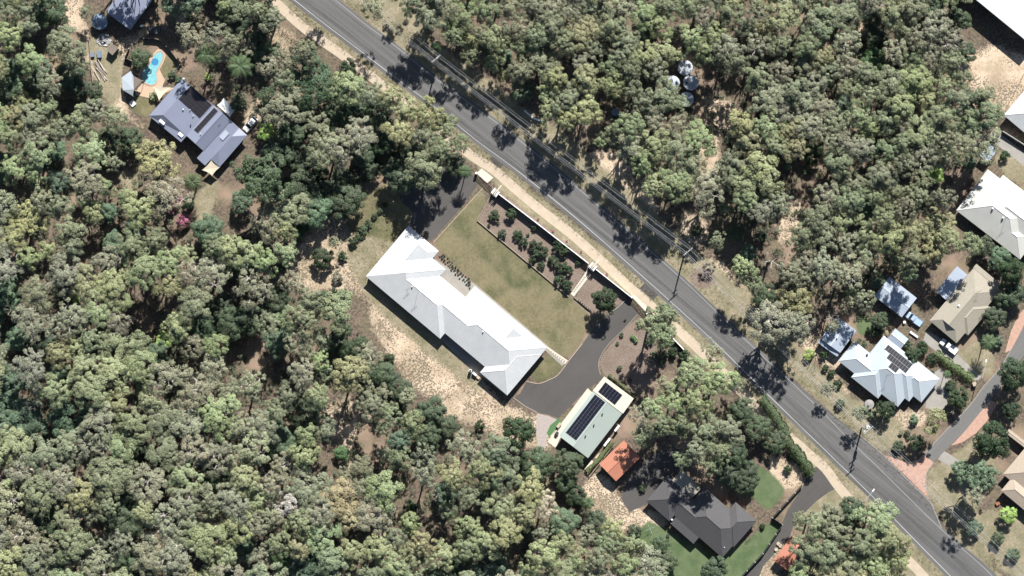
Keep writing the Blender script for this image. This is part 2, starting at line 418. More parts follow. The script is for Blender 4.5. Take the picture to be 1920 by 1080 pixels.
    sand = t.mix(t.math('MULTIPLY', dots, .9), sand, (.11, .095, .065)); sand = t.mix(t.math('MULTIPLY', t.ramp(t.noise(.09, 4, pos), .45, .62), .45), sand, (.22, .175, .11))
    mulch = t.mix(r3, (.10, .07, .052), (.30, .235, .19)); mulch = t.mix(t.math('MULTIPLY', r1, .5), mulch, (.28, .225, .18)); mulch = t.mix(t.math('MULTIPLY', r6, .4), mulch, (.13, .085, .065))
    c = litter
    c = t.mix(fac(A('sand')), c, sand); c = t.mix(fac(A('dry')), c, dry); c = t.mix(fac(A('lawn'), 5, 1.6), c, lawn); c = t.mix(fac(A('mulch'), 9, .6), c, mulch); c = t.mix(fac(A('turf'), 5, 1.2), c, turf)
    t.link(c, p.inputs['Base Color'])
    b = t.new('ShaderNodeBump'); b.inputs['Distance'].default_value = .12; b.inputs['Strength'].default_value = .7
    t.link(n3, b.inputs['Height']); t.link(b.outputs[0], p.inputs['Normal'])
    me.materials.append(m)
    o = bpy.data.objects.new('ground', me); col.objects.link(o); tag(o, kind='structure')
build_ground()

# ------------------------------------------------------------------ ROADS AND PAVING
SWL = [(430,-95),(552,0),(600,38),(670,91),(730,137),(797,187),(855,232),(902,270),(960,312),(1060,392),(1145,465),(1229,540),(1330,632),(1440,740),(1512,810),(1627,922),(1710,1007),(1782,1080),(1880,1180)]
NEL = [(510,-95),(629,0),(687,47),(742,87),(802,136),(870,186),(945,240),(975,264),(1052,326),(1145,406),(1210,462),(1297,540),(1385,625),(1440,677),(1477,710),(1547,777),(1576,808),(1657,887),(1762,990),(1840,1060),(1860,1080),(1950,1170)]
def off(line, d):
    L, R = strip_pts(line, 2 * d / S); return R
sw_e = [(x - 4, y + 5) for x, y in SWL]
ne_e = [(x + 3, y - 4) for x, y in NEL[:13]] + [(1467,695),(1507,730),(1595,805),(1655,850),(1702,897),(1742,937),(1755,960),(1766,987),(1800,1018),(1845,1056),(1865,1075),(1955,1165)]
# the seal is built in strips so that long thin triangles never appear
def seal(name, A, B, z, mat):
    n = 60
    def samp(P):
        d = [0]
        for a, b in zip(P, P[1:]): d.append(d[-1] + math.hypot(b[0] - a[0], b[1] - a[1]))
        out = []
        for k in range(n + 1):
            s_ = d[-1] * k / n; i = max(j for j in range(len(d)) if d[j] <= s_ + 1e-9); i = min(i, len(P) - 2)
            f = (s_ - d[i]) / (d[i + 1] - d[i]); out.append((P[i][0] + (P[i + 1][0] - P[i][0]) * f, P[i][1] + (P[i + 1][1] - P[i][1]) * f))
        return out
    a = samp(A); b = samp(B); m = MB()
    for k in range(n):
        q = [W(*a[k]), W(*a[k + 1]), W(*b[k + 1]), W(*b[k])]; m.quad(*[(p.x, p.y, z) for p in q])
    return tag(m.build(name, mat), kind='structure')
seal('road', sw_e, ne_e, .020, 'road')
ribbon('edge_line', smooth_line(SWL, 4), .14, .024, 'white_paint')
ribbon('edge_line', smooth_line(NEL, 4), .13, .024, 'faint_paint')
side = [(1897,655),(1872,695),(1845,725),(1815,765),(1770,812),(1732,852),(1750,867),(1782,835),(1807,811),(1857,750),(1880,722),(1905,690),(1930,650),(1980,590),(1980,500),(1935,575),(1915,620)]
sheet('side_road', side, .018, 'sideroad')
sheet('brick_paving', [(1658,853),(1703,897),(1742,936),(1737,915),(1735,895),(1741,878),(1750,867),(1732,852),(1722,862),(1700,868),(1685,862)], .016, 'terracotta')
sheet('brick_paving', [(1870,756),(1860,775),(1850,790),(1830,812),(1805,829),(1783,836),(1807,811),(1832,780),(1857,750)], .014, 'terracotta')
sheet('brick_paving', [(1940,560),(1910,590),(1896,620),(1884,662),(1896,656),(1915,620),(1940,585)], .014, 'terracotta')
sheet('concrete_crossover', [(1770,845),(1802,865),(1795,882),(1758,861)], .012, 'greyconcrete')
PATH = [(440,-62),(512,0),(567,50),(635,98),(680,132),(720,162),(800,225),(882,290),(925,318),(957,346),(1010,391),(1070,438),(1120,482),(1182,540),(1222,575),(1277,624),(1305,650),(1350,693),(1395,740),(1440,782),(1478,817),(1515,850),(1547,878),(1572,912),(1598,942),(1640,985),(1680,1030),(1712,1060),(1735,1085),(1790,1150)]
ribbon('footpath', smooth_line(PATH, 5), 2.5, .012, 'concrete')
m = MB()
PL = smooth_line(PATH, 8)
for k in range(4, len(PL) - 4, 4):
    a, b = PL[k], PL[k + 1]; d = math.hypot(b[0] - a[0], b[1] - a[1]); nx, ny = -(b[1] - a[1]) / d, (b[0] - a[0]) / d
    q = [(a[0] + nx * 8.6, a[1] + ny * 8.6), (a[0] - nx * 8.6, a[1] - ny * 8.6)]
    e = ((b[0] - a[0]) / d * .22, (b[1] - a[1]) / d * .22)
    P_ = [W(*q[0]), W(*q[1]), W(q[1][0] + e[0], q[1][1] + e[1]), W(q[0][0] + e[0], q[0][1] + e[1])]
    m.quad(*[(p.x, p.y, .016) for p in P_])
tag(m.build('footpath_joints', 'greyconcrete'), kind='structure')
# driveways
drive1 = [(896,346),(866,388),(808,453),(790,440),(768,424),(771,408),(770,392),(755,382),(748,368),(752,345),(765,322),(790,298),(820,288),(860,292),(880,318)]
sheet('driveway', drive1, .008, 'drive')
drive2 = [(960,748),(975,738),(987,716),(1010,720),(1030,712),(1047,703),(1066,678),(1090,648),(1115,612),(1140,590),(1165,568),(1178,562),(1197,588),(1167,622),(1148,640),(1132,660),(1123,680),(1124,700),(1132,708),(1102,729),(1047,784),(1030,778),(1007,773),(985,765)]
sheet('driveway', drive2, .008, 'drive')
sheet('driveway', [(1518,880),(1540,872),(1553,888),(1570,915),(1555,922),(1530,940),(1505,965),(1486,990),(1480,1010),(1455,1035),(1432,1060),(1420,1090),(1380,1090),(1432,1037),(1466,984),(1475,960),(1504,915)], .008, 'drive')
sheet('driveway', [(1175,905),(1200,870),(1235,845),(1290,840),(1290,870),(1250,905),(1250,950),(1225,940),(1180,960),(1165,935)], .008, 'drive')
sheet('driveway', [(918,296),(927,292),(946,307),(934,320)], .010, 'drive')
sheet('driveway', [(1199,541),(1209,530),(1236,551),(1225,563)], .010, 'drive')
sheet('concrete_apron', [(892,326),(903,316),(925,333),(914,343)], .020, 'paleconcrete')
sheet('concrete_apron', [(1184,556),(1190,553),(1216,577),(1211,586)], .020, 'paleconcrete')
sheet('concrete_slab', [(1101.7,728),(1112,737),(1050,822),(1042,840),(1027,828)], .012, 'paleconcrete')
sheet('turf_mat', [(1048,784),(1053,790),(1030,820),(1025,812),(1032,797)], .012, 'turfmat')
sheet('gravel_pad', [(1007,775),(1030,780),(1046,788),(1030,800),(1020,850),(1008,845),(1005,800)], .006, 'gravel')
sheet('concrete_driveway', [(1737,620),(1760,632),(1840,706),(1832,715),(1730,640)], .010, 'greyconcrete')
sheet('concrete_driveway', [(1740,705),(1765,690),(1785,715),(1790,740),(1765,770),(1735,765)], .010, 'greyconcrete')
sheet('concrete_driveway', [(1862,243),(1885,258),(1925,290),(1925,315),(1880,280),(1855,262)], .010, 'greyconcrete')
sheet('veranda_slab', [(812,484),(893,534),(1062,678),(1054,686),(1020,655),(951,742),(880,690),(826,636),(760,570),(800,560)], .006, 'greyconcrete')
sheet('stepping_path', [(1020,648),(1029,652),(1065,676),(1059,683)], .010, 'paleconcrete')
m = MB()
for k in range(9):
    f = k / 9; x = 1024 + f * 38; y = 655 + f * 26; p = W(x, y); m.box((p.x, p.y, .013), (.45, .8, .01), math.radians(-36))
tag(m.build('stepping_stones', 'timber'), kind='structure')
# stone edging round lawns and beds
def edging(line, w=.14, h=.07, mat='paletimber', name='lawn_edging'):
    m = MB(); wallrun(m, line, w, 0, h); tag(m.build(name, mat), kind='structure')
edging([(906,352),(812,455)]); edging(smooth_line([(773,396),(770,412),(766,420)], 3)); edging(smooth_line([(987,715),(1010,719),(1032,711),(1047,702),(1066,677),(1092,644)], 4))
edging([(1007,773),(985,762),(962,745)]); edging(smooth_line([(1195,590),(1165,622),(1146,640),(1130,661),(1122,683),(1126,703)], 4), mat='timber')
edging([(895,413.5),(1066,556)], .2, .45, 'timber', 'retaining_edge'); edging([(895,412),(918,370)], .15, .2, 'timber', 'retaining_edge'); edging([(1076,557),(1108,584),(1100,580)][:2], .2, .45, 'timber', 'retaining_edge')
edging(smooth_line([(733,354),(745,333),(760,310),(775,292),(795,281),(812,278),(835,282)], 5), .22, .25, 'paleconcrete', 'driveway_kerb')
edging(smooth_line([(1600,806),(1655,852),(1700,898),(1740,937),(1753,960),(1765,990)], 4), .2, .05, 'greyconcrete', 'kerb')
edging(smooth_line([(1750,868),(1738,885),(1736,905),(1741,930),(1752,955)], 4), .2, .10, 'greyconcrete', 'kerb')
edging(smooth_line([(1897,653),(1872,694),(1845,724),(1815,764),(1770,811),(1733,851)], 4), .2, .10, 'greyconcrete', 'kerb')
edging(smooth_line([(1140,590),(1160,575),(1172,563)], 3), .2, .2, 'greyconcrete', 'garden_edging')
# white stair path with dark insets from the middle gate
sheet('garden_path', [(1098,506),(1103,511),(1101,523),(1076,556),(1070,551),(1096,514)], .012, 'paleconcrete')
m = MB()
for k in range(8):
    f = (k + .5) / 8.5; p = W(1097 - f * 23, 519 + f * 31); m.box((p.x, p.y, .018), (.5, .42, .012), math.radians(35))
tag(m.build('path_insets', 'greyconcrete'), kind='structure')

# ------------------------------------------------------------------ BUILDINGS
def roof_mesh(name, faces, mat, parent):
    """faces: lists of world points; UV = metres along eave / up the slope"""
    v = []; f = []; uvs = []
    L = parent.location
    for pts in faces:
        P = [Vector(p) for p in pts]; i = len(v)
        n = Vector((0, 0, 0))
        for a in range(len(P)):
            n += P[a].cross(P[(a + 1) % len(P)])
        if n.length < 1e-9: continue
        n.normalize()
        if n.z < -0.01 and len(pts) > 0 and not getattr(pts, 'down', False): P = P[::-1]; n = -n
        e = Vector((0, 0, 1)).cross(n); e = e.normalized() if e.length > 1e-3 else Vector((.76, -.65, 0))
        g = n.cross(e)
        v += [tuple(p - L) for p in P]; f.append(tuple(range(i, i + len(P)))); uvs += [(p.dot(e), p.dot(g)) for p in P]
    me = bpy.data.meshes.new(name); me.from_pydata(v, [], f); me.materials.append(M[mat])
    uv = me.uv_layers.new(name='UVMap'); uv.data.foreach_set('uv', [q for p in uvs for q in p])
    o = bpy.data.objects.new(name, me); col.objects.link(o); o.parent = parent
    return o
class Down(list): down = True

class Bld:
    def __init__(s, name, label, cat, O, ang, k=.4, eave=2.8, rm='roof_white', wm='creamwall', group=None):
        s.O = O; a = math.radians(ang); s.u = (math.cos(a), math.sin(a)); s.v = (math.sin(a), -math.cos(a))
        s.k = k; s.eave = eave; s.rm = rm; s.wm = wm; s.n = 0; s.ln = []; s.hf = []
        s.root = empty(name, (*s.P(0, 0, 0)[:2], 0)); tag(s.root, label, cat, group)
        s.faces = []; s.walls = MB(); s.trim = MB(); s.rects = []
    def P(s, a, b, z): return W(s.O[0] + a * s.u[0] + b * s.v[0], s.O[1] + a * s.u[1] + b * s.v[1], z)
    def rect(s, s0, s1, t0, t1, kind='hip', dutch=None, dz=0.0, k=None, inset=.55, wall=True, eave=None):
        e = .03 * s.n; s0 -= e; t0 -= e; s1 += e; t1 += e
        z = (eave if eave is not None else s.eave) + dz + .005 * s.n; k = s.k if k is None else k; s.n += 1
        P = s.P; w = s1 - s0; h = t1 - t0; F = s.faces
        Z = lambda run: z + k * run / S
        s.hf.append((s.n, kind, s0, s1, t0, t1, z, k, dutch))
        if kind == 'hip':
            if w <= h:
                r = w / 2; m = (s0 + s1) / 2; a0 = t0 + r; a1 = t1 - r
                A = P(m, a0, Z(r)); B = P(m, a1, Z(r))
                if dutch and dutch[0] == 't1':
                    d = dutch[1]; B = P(m, t1 - d, Z(r)); C1 = P(s0 + d, t1 - d, Z(d)); C2 = P(s1 - d, t1 - d, Z(d))
                    F.append([P(s0, t0, z), A, B, C1, P(s0, t1, z)]); F.append([P(s1, t0, z), P(s1, t1, z), C2, B, A])
                    F.append([P(s0, t1, z), C1, C2, P(s1, t1, z)]); F.append([C1, B, C2]); F.append([P(s0, t0, z), P(s1, t0, z), A])
                elif dutch and dutch[0] == 't0':
                    d = dutch[1]; A = P(m, t0 + d, Z(r)); C1 = P(s0 + d, t0 + d, Z(d)); C2 = P(s1 - d, t0 + d, Z(d))
                    F.append([P(s0, t1, z), B, A, C1, P(s0, t0, z)]); F.append([P(s1, t1, z), P(s1, t0, z), C2, A, B])
                    F.append([P(s0, t0, z), C1, C2, P(s1, t0, z)]); F.append([C1, A, C2]); F.append([P(s0, t1, z), P(s1, t1, z), B])
                else:
                    F += [[P(s0, t0, z), A, B, P(s0, t1, z)], [P(s1, t0, z), P(s1, t1, z), B, A], [P(s0, t0, z), P(s1, t0, z), A], [P(s0, t1, z), B, P(s1, t1, z)]]
                s.ln.append((A, B, .08, s.n))
                for q, c_ in ((A, (s0, t0)), (A, (s1, t0)), (B, (s0, t1)), (B, (s1, t1))):
                    if not dutch: s.ln.append((q, P(*c_, z), .05, s.n))
            else:
                r = h / 2; m = (t0 + t1) / 2; A = P(s0 + r, m, Z(r)); B = P(s1 - r, m, Z(r))
                F += [[P(s0, t0, z), P(s1, t0, z), B, A], [P(s0, t1, z), A, B, P(s1, t1, z)], [P(s0, t0, z), A, P(s0, t1, z)], [P(s1, t0, z), P(s1, t1, z), B]]
                s.ln.append((A, B, .08, s.n))
                for q, c_ in ((A, (s0, t0)), (A, (s0, t1)), (B, (s1, t0)), (B, (s1, t1))): s.ln.append((q, P(*c_, z), .05, s.n))
        elif kind == 'gable_t':   # ridge runs along t
            m = (s0 + s1) / 2 if not dutch else dutch; A = P(m, t0, z + k * (m - s0) / S); B = P(m, t1, z + k * (m - s0) / S)
            F += [[P(s0, t0, z), A, B, P(s0, t1, z)], [P(s1, t0, z), P(s1, t1, z), B, A], [P(s0, t0, z), P(s1, t0, z), A], [P(s0, t1, z), B, P(s1, t1, z)]]
            s.ln.append((A, B, .08, s.n))
        elif kind == 'gable_s':
            m = (t0 + t1) / 2; A = P(s0, m, Z(h / 2)); B = P(s1, m, Z(h / 2))
            F += [[P(s0, t0, z), P(s1, t0, z), B, A], [P(s0, t1, z), A, B, P(s1, t1, z)], [P(s0, t0, z), A, P(s0, t1, z)], [P(s1, t0, z), P(s1, t1, z), B]]
            s.ln.append((A, B, .08, s.n))
        elif kind.startswith('lean'):   # lean_s0: high side at s0
            H4 = {'s0': (1, 0, 0, 1), 's1': (0, 1, 1, 0), 't0': (1, 1, 0, 0), 't1': (0, 0, 1, 1)}[kind[5:]]
            run = w if kind[5] == 's' else h
            q = [P(a, b, z + k * run / S * g) for (a, b), g in zip(((s0, t0), (s1, t0), (s1, t1), (s0, t1)), H4)]
            F.append(q)
            base = [P(a, b, z - .12) for a, b in ((s0, t0), (s1, t0), (s1, t1), (s0, t1))]
            for i in range(4): s.trim.quad(q[i], base[i], base[(i + 1) % 4], q[(i + 1) % 4])
        c = [P(a, b, z) for a, b in ((s0, t0), (s1, t0), (s1, t1), (s0, t1))]; d_ = [p - Vector((0, 0, .16)) for p in c]
        if not kind.startswith('lean'):
            for i in range(4): s.trim.quad(c[i], d_[i], d_[(i + 1) % 4], c[(i + 1) % 4])
        s.trim.quad(*d_[::-1])
        if wall:
            i = inset * S + .04 * s.n
            q = [P(a, b, 0) for a, b in ((s0 + i, t0 + i), (s1 - i, t0 + i), (s1 - i, t1 - i), (s0 + i, t1 - i))]
            s.walls.prism([(p.x, p.y) for p in q], 0, z - .165); s.rects.append((s0 + i, s1 - i, t0 + i, t1 - i))
        return s
    def done(s, windows=(), trim_mat='whitemetal'):
        def height(h_, a, b):
            n_, kd, s0, s1, t0, t1, z, k, du = h_
            if not (s0 <= a <= s1 and t0 <= b <= t1): return -9
            ds, dt = min(a - s0, s1 - a), min(b - t0, t1 - b)
            if kd == 'hip':
                if du: dt = 99
                return z + k * min(ds, dt) / S
            if kd == 'gable_t': return z + k * ds / S
            if kd == 'gable_s': return z + k * dt / S
            return -9
        inv = lambda p: ((p.x * H / (H - p.z) * S + 960 - s.O[0]), (540 - p.y * H / (H - p.z) * S - s.O[1]))
        for A, B, rad, own in s.ln:
            nn = max(2, int((B - A).length / .5)); run = []
            for q in range(nn + 1):
                p = A.lerp(B, q / nn); x, y = inv(p); a, b_ = x * s.u[0] + y * s.u[1], x * s.v[0] + y * s.v[1]
                ok = all(height(h_, a, b_) <= p.z - .04 for h_ in s.hf if h_[0] != own)
                if ok: run.append(p + Vector((0, 0, .02)))
                if (not ok or q == nn):
                    if len(run) > 1: s.trim.tube([run[0], run[-1]], rad, 5)
                    run = []
        r = s.root
        roof_mesh('roof', s.faces, s.rm, r)
        child(s.trim, 'roof_trim', trim_mat, r)
        if s.walls.v: child(s.walls, 'wall', s.wm, r)
        for (i, side, f, w, zc, h) in windows:
            a0, a1, b0, b1 = s.rects[i]
            if side in ('t0', 't1'): c = (a0 + (a1 - a0) * f, b0 if side == 't0' else b1); ang = -math.atan2(s.u[1], s.u[0])
            else: c = (a0 if side == 's0' else a1, b0 + (b1 - b0) * f); ang = -math.atan2(s.v[1], s.v[0])
            p = s.P(*c, 0); fr = child(MB().box((p.x, p.y, zc), (w + .12, .10, h + .12), ang), 'window', 'whitemetal', r)
            g = child(MB().box((p.x, p.y, zc), (w, .15, h), ang), 'pane', 'glass', r); g.parent = fr
        return s
    def zat(s, edge, a, b, lift=.09, k=None, eave=None):
        k = s.k if k is None else k; e = s.eave if eave is None else eave
        d = {'t0': b - edge[1], 't1': edge[1] - b, 's0': a - edge[1], 's1': edge[1] - a}[edge[0]]
        return e + k * d / S + lift
    def panels(s, edge, s0, s1, t0, t1, n, m_, mat='solar', k=None, eave=None, zf=None):
        zf = zf or (lambda a, b: s.zat(edge, a, b, .12, k, eave))
        gs = (s1 - s0) / n; gt = (t1 - t0) / m_; L = s.root.location
        for i in range(n):
            for j in range(m_):
                a0 = s0 + gs * i + .18; a1 = s0 + gs * (i + 1) - .18; b0 = t0 + gt * j + .18; b1 = t0 + gt * (j + 1) - .18
                c = [s.P(a, b, zf(a, b)) for a, b in ((a0, b0), (a1, b0), (a1, b1), (a0, b1))]
                up = Vector((0, 0, .04)); me = MB()
                me.quad(*[p + up for p in c]); 
                for q in range(4): me.quad(c[q], c[(q + 1) % 4], c[(q + 1) % 4] + up, c[q] + up)
                child(me, 'solar_panel', mat, s.root)
        # mounting frame under the array shows between the panels
        c = [s.P(a, b, zf(a, b) - .03) for a, b in ((s0 - .3, t0 - .3), (s1 + .3, t0 - .3), (s1 + .3, t1 + .3), (s0 - .3, t1 + .3))]
        dn = Vector((0, 0, -.05)); me = MB().quad(*c)
        for q in range(4): me.quad(c[q] + dn, c[(q + 1) % 4] + dn, c[(q + 1) % 4], c[q])
        child(me, 'solar_mount', 'solarframe', s.root)
    def vent(s, a, b, z, r=.22, name='roof_vent', mat='whitemetal'):
        p = s.P(a, b, z); m = MB().cyl((p.x, p.y), r * .7, z - .3, z + .25, 10).cyl((p.x, p.y), r, z + .25, z + .5, 12, r * .5)
        child(m, name, mat, s.root)
    def skylight(s, a, b, w, h, zf, mat='whitemetal', name='skylight'):
        c = [s.P(x, y, zf(x, y) + .06) for x, y in ((a - w, b - h), (a + w, b - h), (a + w, b + h), (a - w, b + h))]; dn = Vector((0, 0, -.2)); me = MB().quad(*c)
        for q in range(4): me.quad(c[q] + dn, c[(q + 1) % 4] + dn, c[(q + 1) % 4], c[q])
        child(me, name, mat, s.root)
    def aerial(s, a, b, z, h=2.0):
        p = s.P(a, b, z); m = MB().tube([p, p + Vector((0, 0, h))], .03, 5)
        m.tube([p + Vector((-.7, -.3, h)), p + Vector((.7, .3, h))], .02, 4)
        for k in (-.6, -.3, 0, .3, .6): m.tube([p + Vector((k + .15, k * .43 - .35, h)), p + Vector((k - .15, k * .43 + .35, h))], .015, 4)
        child(m, 'aerial', 'darksteel', s.root)

# 1 the long white house
b = Bld('main_house', 'long white hip-roofed house in the middle of the photo beside the lawn', 'house', (686, 518), 40.1, .38, 3.0, 'roof_white', 'creamwall')
b.rect(0, 182, 0, 89).rect(0, 106, 0, 106).rect(0, 74, 0, 124, dutch=('t1', 15)).rect(168, 346, 14, 117).rect(100, 262, 14, 90).rect(280, 346.5, 0, 100)
b.rect(252, 298, 66, 103, 'gable_t', dz=.38 * 14 / S, wall=False)
b.done([(0, 't0', .2, 1.8, 1.5, 1.1), (0, 't0', .5, 1.8, 1.5, 1.1), (0, 't0', .8, 2.4, 1.1, 2.0), (3, 't1', .2, 1.8, 1.5, 1.1), (3, 't1', .5, 1.8, 1.5, 1.1), (3, 't1', .8, 2.0, 1.1, 2.0), (2, 's0', .5, 1.8, 1.5, 1.1), (5, 't0', .5, 1.8, 1.5, 1.1)])
zs = lambda d: 3.0 + .38 * d / S
b.vent(79, 41, zs(40)); b.vent(235, 62, zs(47)); b.aerial(92, 44, zs(43), 3); b.aerial(76, 32, zs(30), 1.2)
p = b.P(96, 5, 0)
# water heater at the rear corner
t = empty('water_tank_heater', W(882, 694)); tag(t, 'round white water heater behind the long white house', 'water heater')
child(MB().cyl(W(882, 695)[:2], .45, 0, 1.7, 20), 'tank', 'whitemetal', t); child(MB().cyl(W(882, 695)[:2], .3, 1.7, 1.85, 20), 'lid', 'darksteel', t)
t = empty('air_conditioner', W(893, 704)); tag(t, 'white slatted outdoor bench unit behind the long white house', 'air conditioner')
child(MB().box((*W(890, 701)[:2], .6), (1.3, .55, 1.2), math.radians(-40)), 'casing', 'whitemetal', t); child(MB().box((*W(896, 707)[:2], .3), (1.2, .7, .6), math.radians(-40)), 'base', 'concrete', t)

# 2 the lavender house with solar panels
b = Bld('solar_house', 'lavender grey metal-roofed house with two solar arrays beside the swimming pool', 'house', (279, 217), 42.3, .4, 3.0, 'roof_purple', 'creamwall')
K = .35; zr = 3.0 + K * 19 / S * 1.5; n0 = len(b.faces)
P = b.P
R0 = P(19, 19, zr); R1 = P(19, 94, zr); ze = 3.05
b.faces += [[P(0, 0, 3), R0, R1, P(-1, 94, 3)], [P(0, 0, 3), P(78, 4, ze), P(78, 19, ze + .3), R0], [R0, P(78, 19, ze + .3), P(78, 96, ze + .3), R1]]
q = [P(0, 0, 3), P(78, 4, ze), P(78, 96, ze + .3), R1, P(-1, 94, 3)]; dn = Vector((0, 0, -.16))
for i in range(5): b.trim.quad(q[i], q[i] + dn, q[(i + 1) % 5] + dn, q[(i + 1) % 5])
b.walls.prism([tuple(P(*c, 0)[:2]) for c in ((4, 4), (76, 8), (76, 92), (4, 90))], 0, 2.8)
b.rect(77, 120, 20, 97, 'gable_t', k=.42, eave=3.35, dutch=100)
b.rect(120, 141, 2, 97, 'lean_s0', k=.12, eave=2.85)
R2 = P(141, 40, 3.9); R3 = P(141, 76, 3.9)
b.faces += [[P(141, 18, 2.95), P(163, 18, 2.9), R2], [P(163, 18, 2.9), P(161, 97, 2.9), R3, R2], [P(161, 97, 2.9), P(141, 97, 2.95), R3], [P(141, 18, 2.95), R2, R3, P(141, 97, 2.95)]]
q = [P(141, 18, 2.9), P(163, 18, 2.88), P(161, 97, 2.88), P(141, 97, 2.9)]
for i in range(4): b.trim.quad(q[i], q[i] + dn, q[(i + 1) % 4] + dn, q[(i + 1) % 4])
b.walls.prism([tuple(P(*c, 0)[:2]) for c in ((141.4, 22), (159, 22), (158, 93), (141.4, 93))], 0, 2.7)
b.rects = [(4, 76, 4, 92)]
b.done([(0, 's0', .5, 1.8, 1.5, 1.1), (0, 't1', .5, 1.8, 1.5, 1.1)], 'roof_purple')
zA = lambda a, t_: zr + (ze + .3 - zr) * (a - 19) / 59 + .10
b.panels(None, 20, 74, 61, 95, 5, 5, 'solarwarm', zf=zA)
b.panels(('s0', 77), 80, 90, 38, 94, 1, 9, 'solarwarm', k=.42, eave=3.4)
zB = lambda a, t_: 3.37 + .42 * (143 - a) / S * .95
b.skylight(26, 8, 6, 2.6, lambda a, c_: zr - .25 if False else 3.05 + (zr - 3.05) * .62)
b.skylight(68, 14, 5, 3, lambda a, c_: ze + .45); b.skylight(108, 75, 2.6, 2.6, lambda a, c_: 4.0, 'glass'); b.skylight(129, 68, 5, 9, lambda a, c_: 3.2, 'roof_blue')
b.vent(40, 52, zA(40, 52)); b.vent(50, 60, zA(50, 60), .16); b.vent(62, 56, zA(60, 60), .16); b.vent(70, 40, zA(70, 40), .2, 'roof_vent', 'darksteel'); b.vent(95, 40, 4.8, .15); b.vent(2, 95, 3.2, .3)

# 3 the pale green shed with solar
b = Bld('solar_shed', 'pale green gabled shed with a cream carport roof and black solar panels', 'shed', (1047.8, 817), 37.5, .28, 3.3, 'roof_green', 'creamwall')
# s: across (NW to SE), t: along towards NE
b.rect(0, 69, 0, 105, 'gable_t')
b.done([(0, 't0', .5, 2.4, 1.3, 2.2), (0, 's1', .3, 1.4, 1.6, 1.0)], 'roof_green')
b.panels(('s0', 0), 6.5, 31, 13, 103, 4, 14)
root = b.root
# cream carport at the north-east end
F = [[b.P(-1, 106, 3.2), b.P(70, 106, 3.0), b.P(69, 141, 3.05), b.P(0, 140, 3.25)]]
o = roof_mesh('carport_roof', F, 'roof_cream', root)
q = F[0]; m = MB()
for i in range(4): m.quad(q[i], q[i] + dn, q[(i + 1) % 4] + dn, q[(i + 1) % 4])
m.quad(*[p + dn for p in q][::-1]); child(m, 'carport_fascia', 'whitemetal', root)
for c in ((2, 108), (67, 108), (67, 137), (2, 137)):
    p = b.P(*c, 0); child(MB().box((p.x, p.y, 1.5), (.12, .12, 3.0)), 'carport_post', 'whitemetal', root)
b.panels(None, 8, 48, 110, 133, 6, 4, zf=lambda a, t_: 3.18 + .0 * a + .02 * (t_ - 106) / S)
for a_, c_ in ((40, 82), (40, 56), (40, 30)): b.vent(a_, c_, 3.3 + .28 * 31 / S, .22, 'roof_vent', 'darksteel')
for c, l in (((77, 78), 2.0), ((78, 46), 2.6)):
    p = b.P(*c, 0); child(MB().box((p.x, p.y, 1.9), (.55, l, .12), -math.atan2(b.v[1], b.v[0]) - math.pi / 2).box((p.x, p.y, 1.2), (.08, l * .8, 1.4), -math.atan2(b.v[1], b.v[0]) - math.pi / 2), 'window_awning', 'whitemetal', root)

# 4 orange garage
b = Bld('orange_garage', 'bright orange tile-roofed garage beside the pale green shed', 'garage', (1123.7, 870), 46, .22, 3.1, 'roof_orange', 'brickwall')
b.rect(0, 45, 0, 64, 'gable_t').done([(0, 't0', .5, 2.6, 1.2, 2.2)], 'rust')
# 5 charcoal tiled house
b = Bld('tiled_house', 'charcoal tile-roofed brick house half under tree shade at the bottom', 'house', (1212, 938), 41.3, .42, 2.9, 'roof_charcoal', 'brickwall')
b.rect(0, 58, -1, 62).rect(30, 150, 13, 60).rect(66, 178, 13, 90).rect(128, 181, 42, 108)
b.rect(62, 120, -3, 12.5, 'lean_t1', k=.2, eave=2.5, wall=False, inset=.2)
b.done([(2, 't0', .3, 2.2, 1.2, 2.0), (2, 't0', .7, 1.8, 1.5, 1.1), (0, 't0', .5, 1.8, 1.5, 1.1), (2, 's1', .4, 1.6, 1.5, 1.1)], 'roof_charcoal')
for a in (64, 82, 100, 118):
    p = b.P(a, -1, 0); child(MB().box((p.x, p.y, 1.2), (.12, .12, 2.4)), 'veranda_post', 'paletimber', b.root)
b.vent(60, 4, 2.7, .3); b.vent(168, 30, 3.4, .15)
t = Bld('cream_carport', 'shaded cream flat-roofed carport beside the charcoal tiled house', 'carport', (1244, 905), 45, .05, 2.7, 'roof_beige', 'creamwall')
t.rect(8, 58, -10, 42, 'lean_s0', wall=False).done([], 'paletimber')
for c in ((10, -8), (56, -8), (56, 40), (10, 40)):
    p = t.P(*c, 0); child(MB().box((p.x, p.y, 1.3), (.14, .14, 2.6)), 'post', 'paletimber', t.root)
# 6 pale blue-white house
b = Bld('white_gabled_house', 'pale blue white multi-hipped house with a stepped solar array by the road', 'house', (1572, 676.5), 38.6, .42, 2.8, 'roof_bluewhite', 'creamwall')
b.rect(37, 141, 2, 90).rect(0, 84, 0, 48).rect(38, 102, -9, 70).rect(60, 151, 23, 90.2).rect(104, 170, 36, 92)
b.done([(0, 't0', .6, 1.8, 1.5, 1.1), (1, 't0', .3, 1.8, 1.5, 1.1), (1, 's0', .5, 1.8, 1.5, 1.1), (4, 's1', .5, 1.8, 1.5, 1.1)])
b.panels(('t1', 90), 54, 113, 71.5, 82, 10, 1, 'solarwarm', eave=2.84); b.panels(('t1', 90), 67, 113, 61, 71, 8, 1, 'solarwarm', eave=2.84); b.panels(('t1', 90), 80, 98, 50, 60.5, 3, 1, 'solarwarm', eave=2.84)
b.aerial(88, 36, 4.9, 2.2); b.vent(35, 42, 3.4, .32, 'roof_vent', 'darksteel')
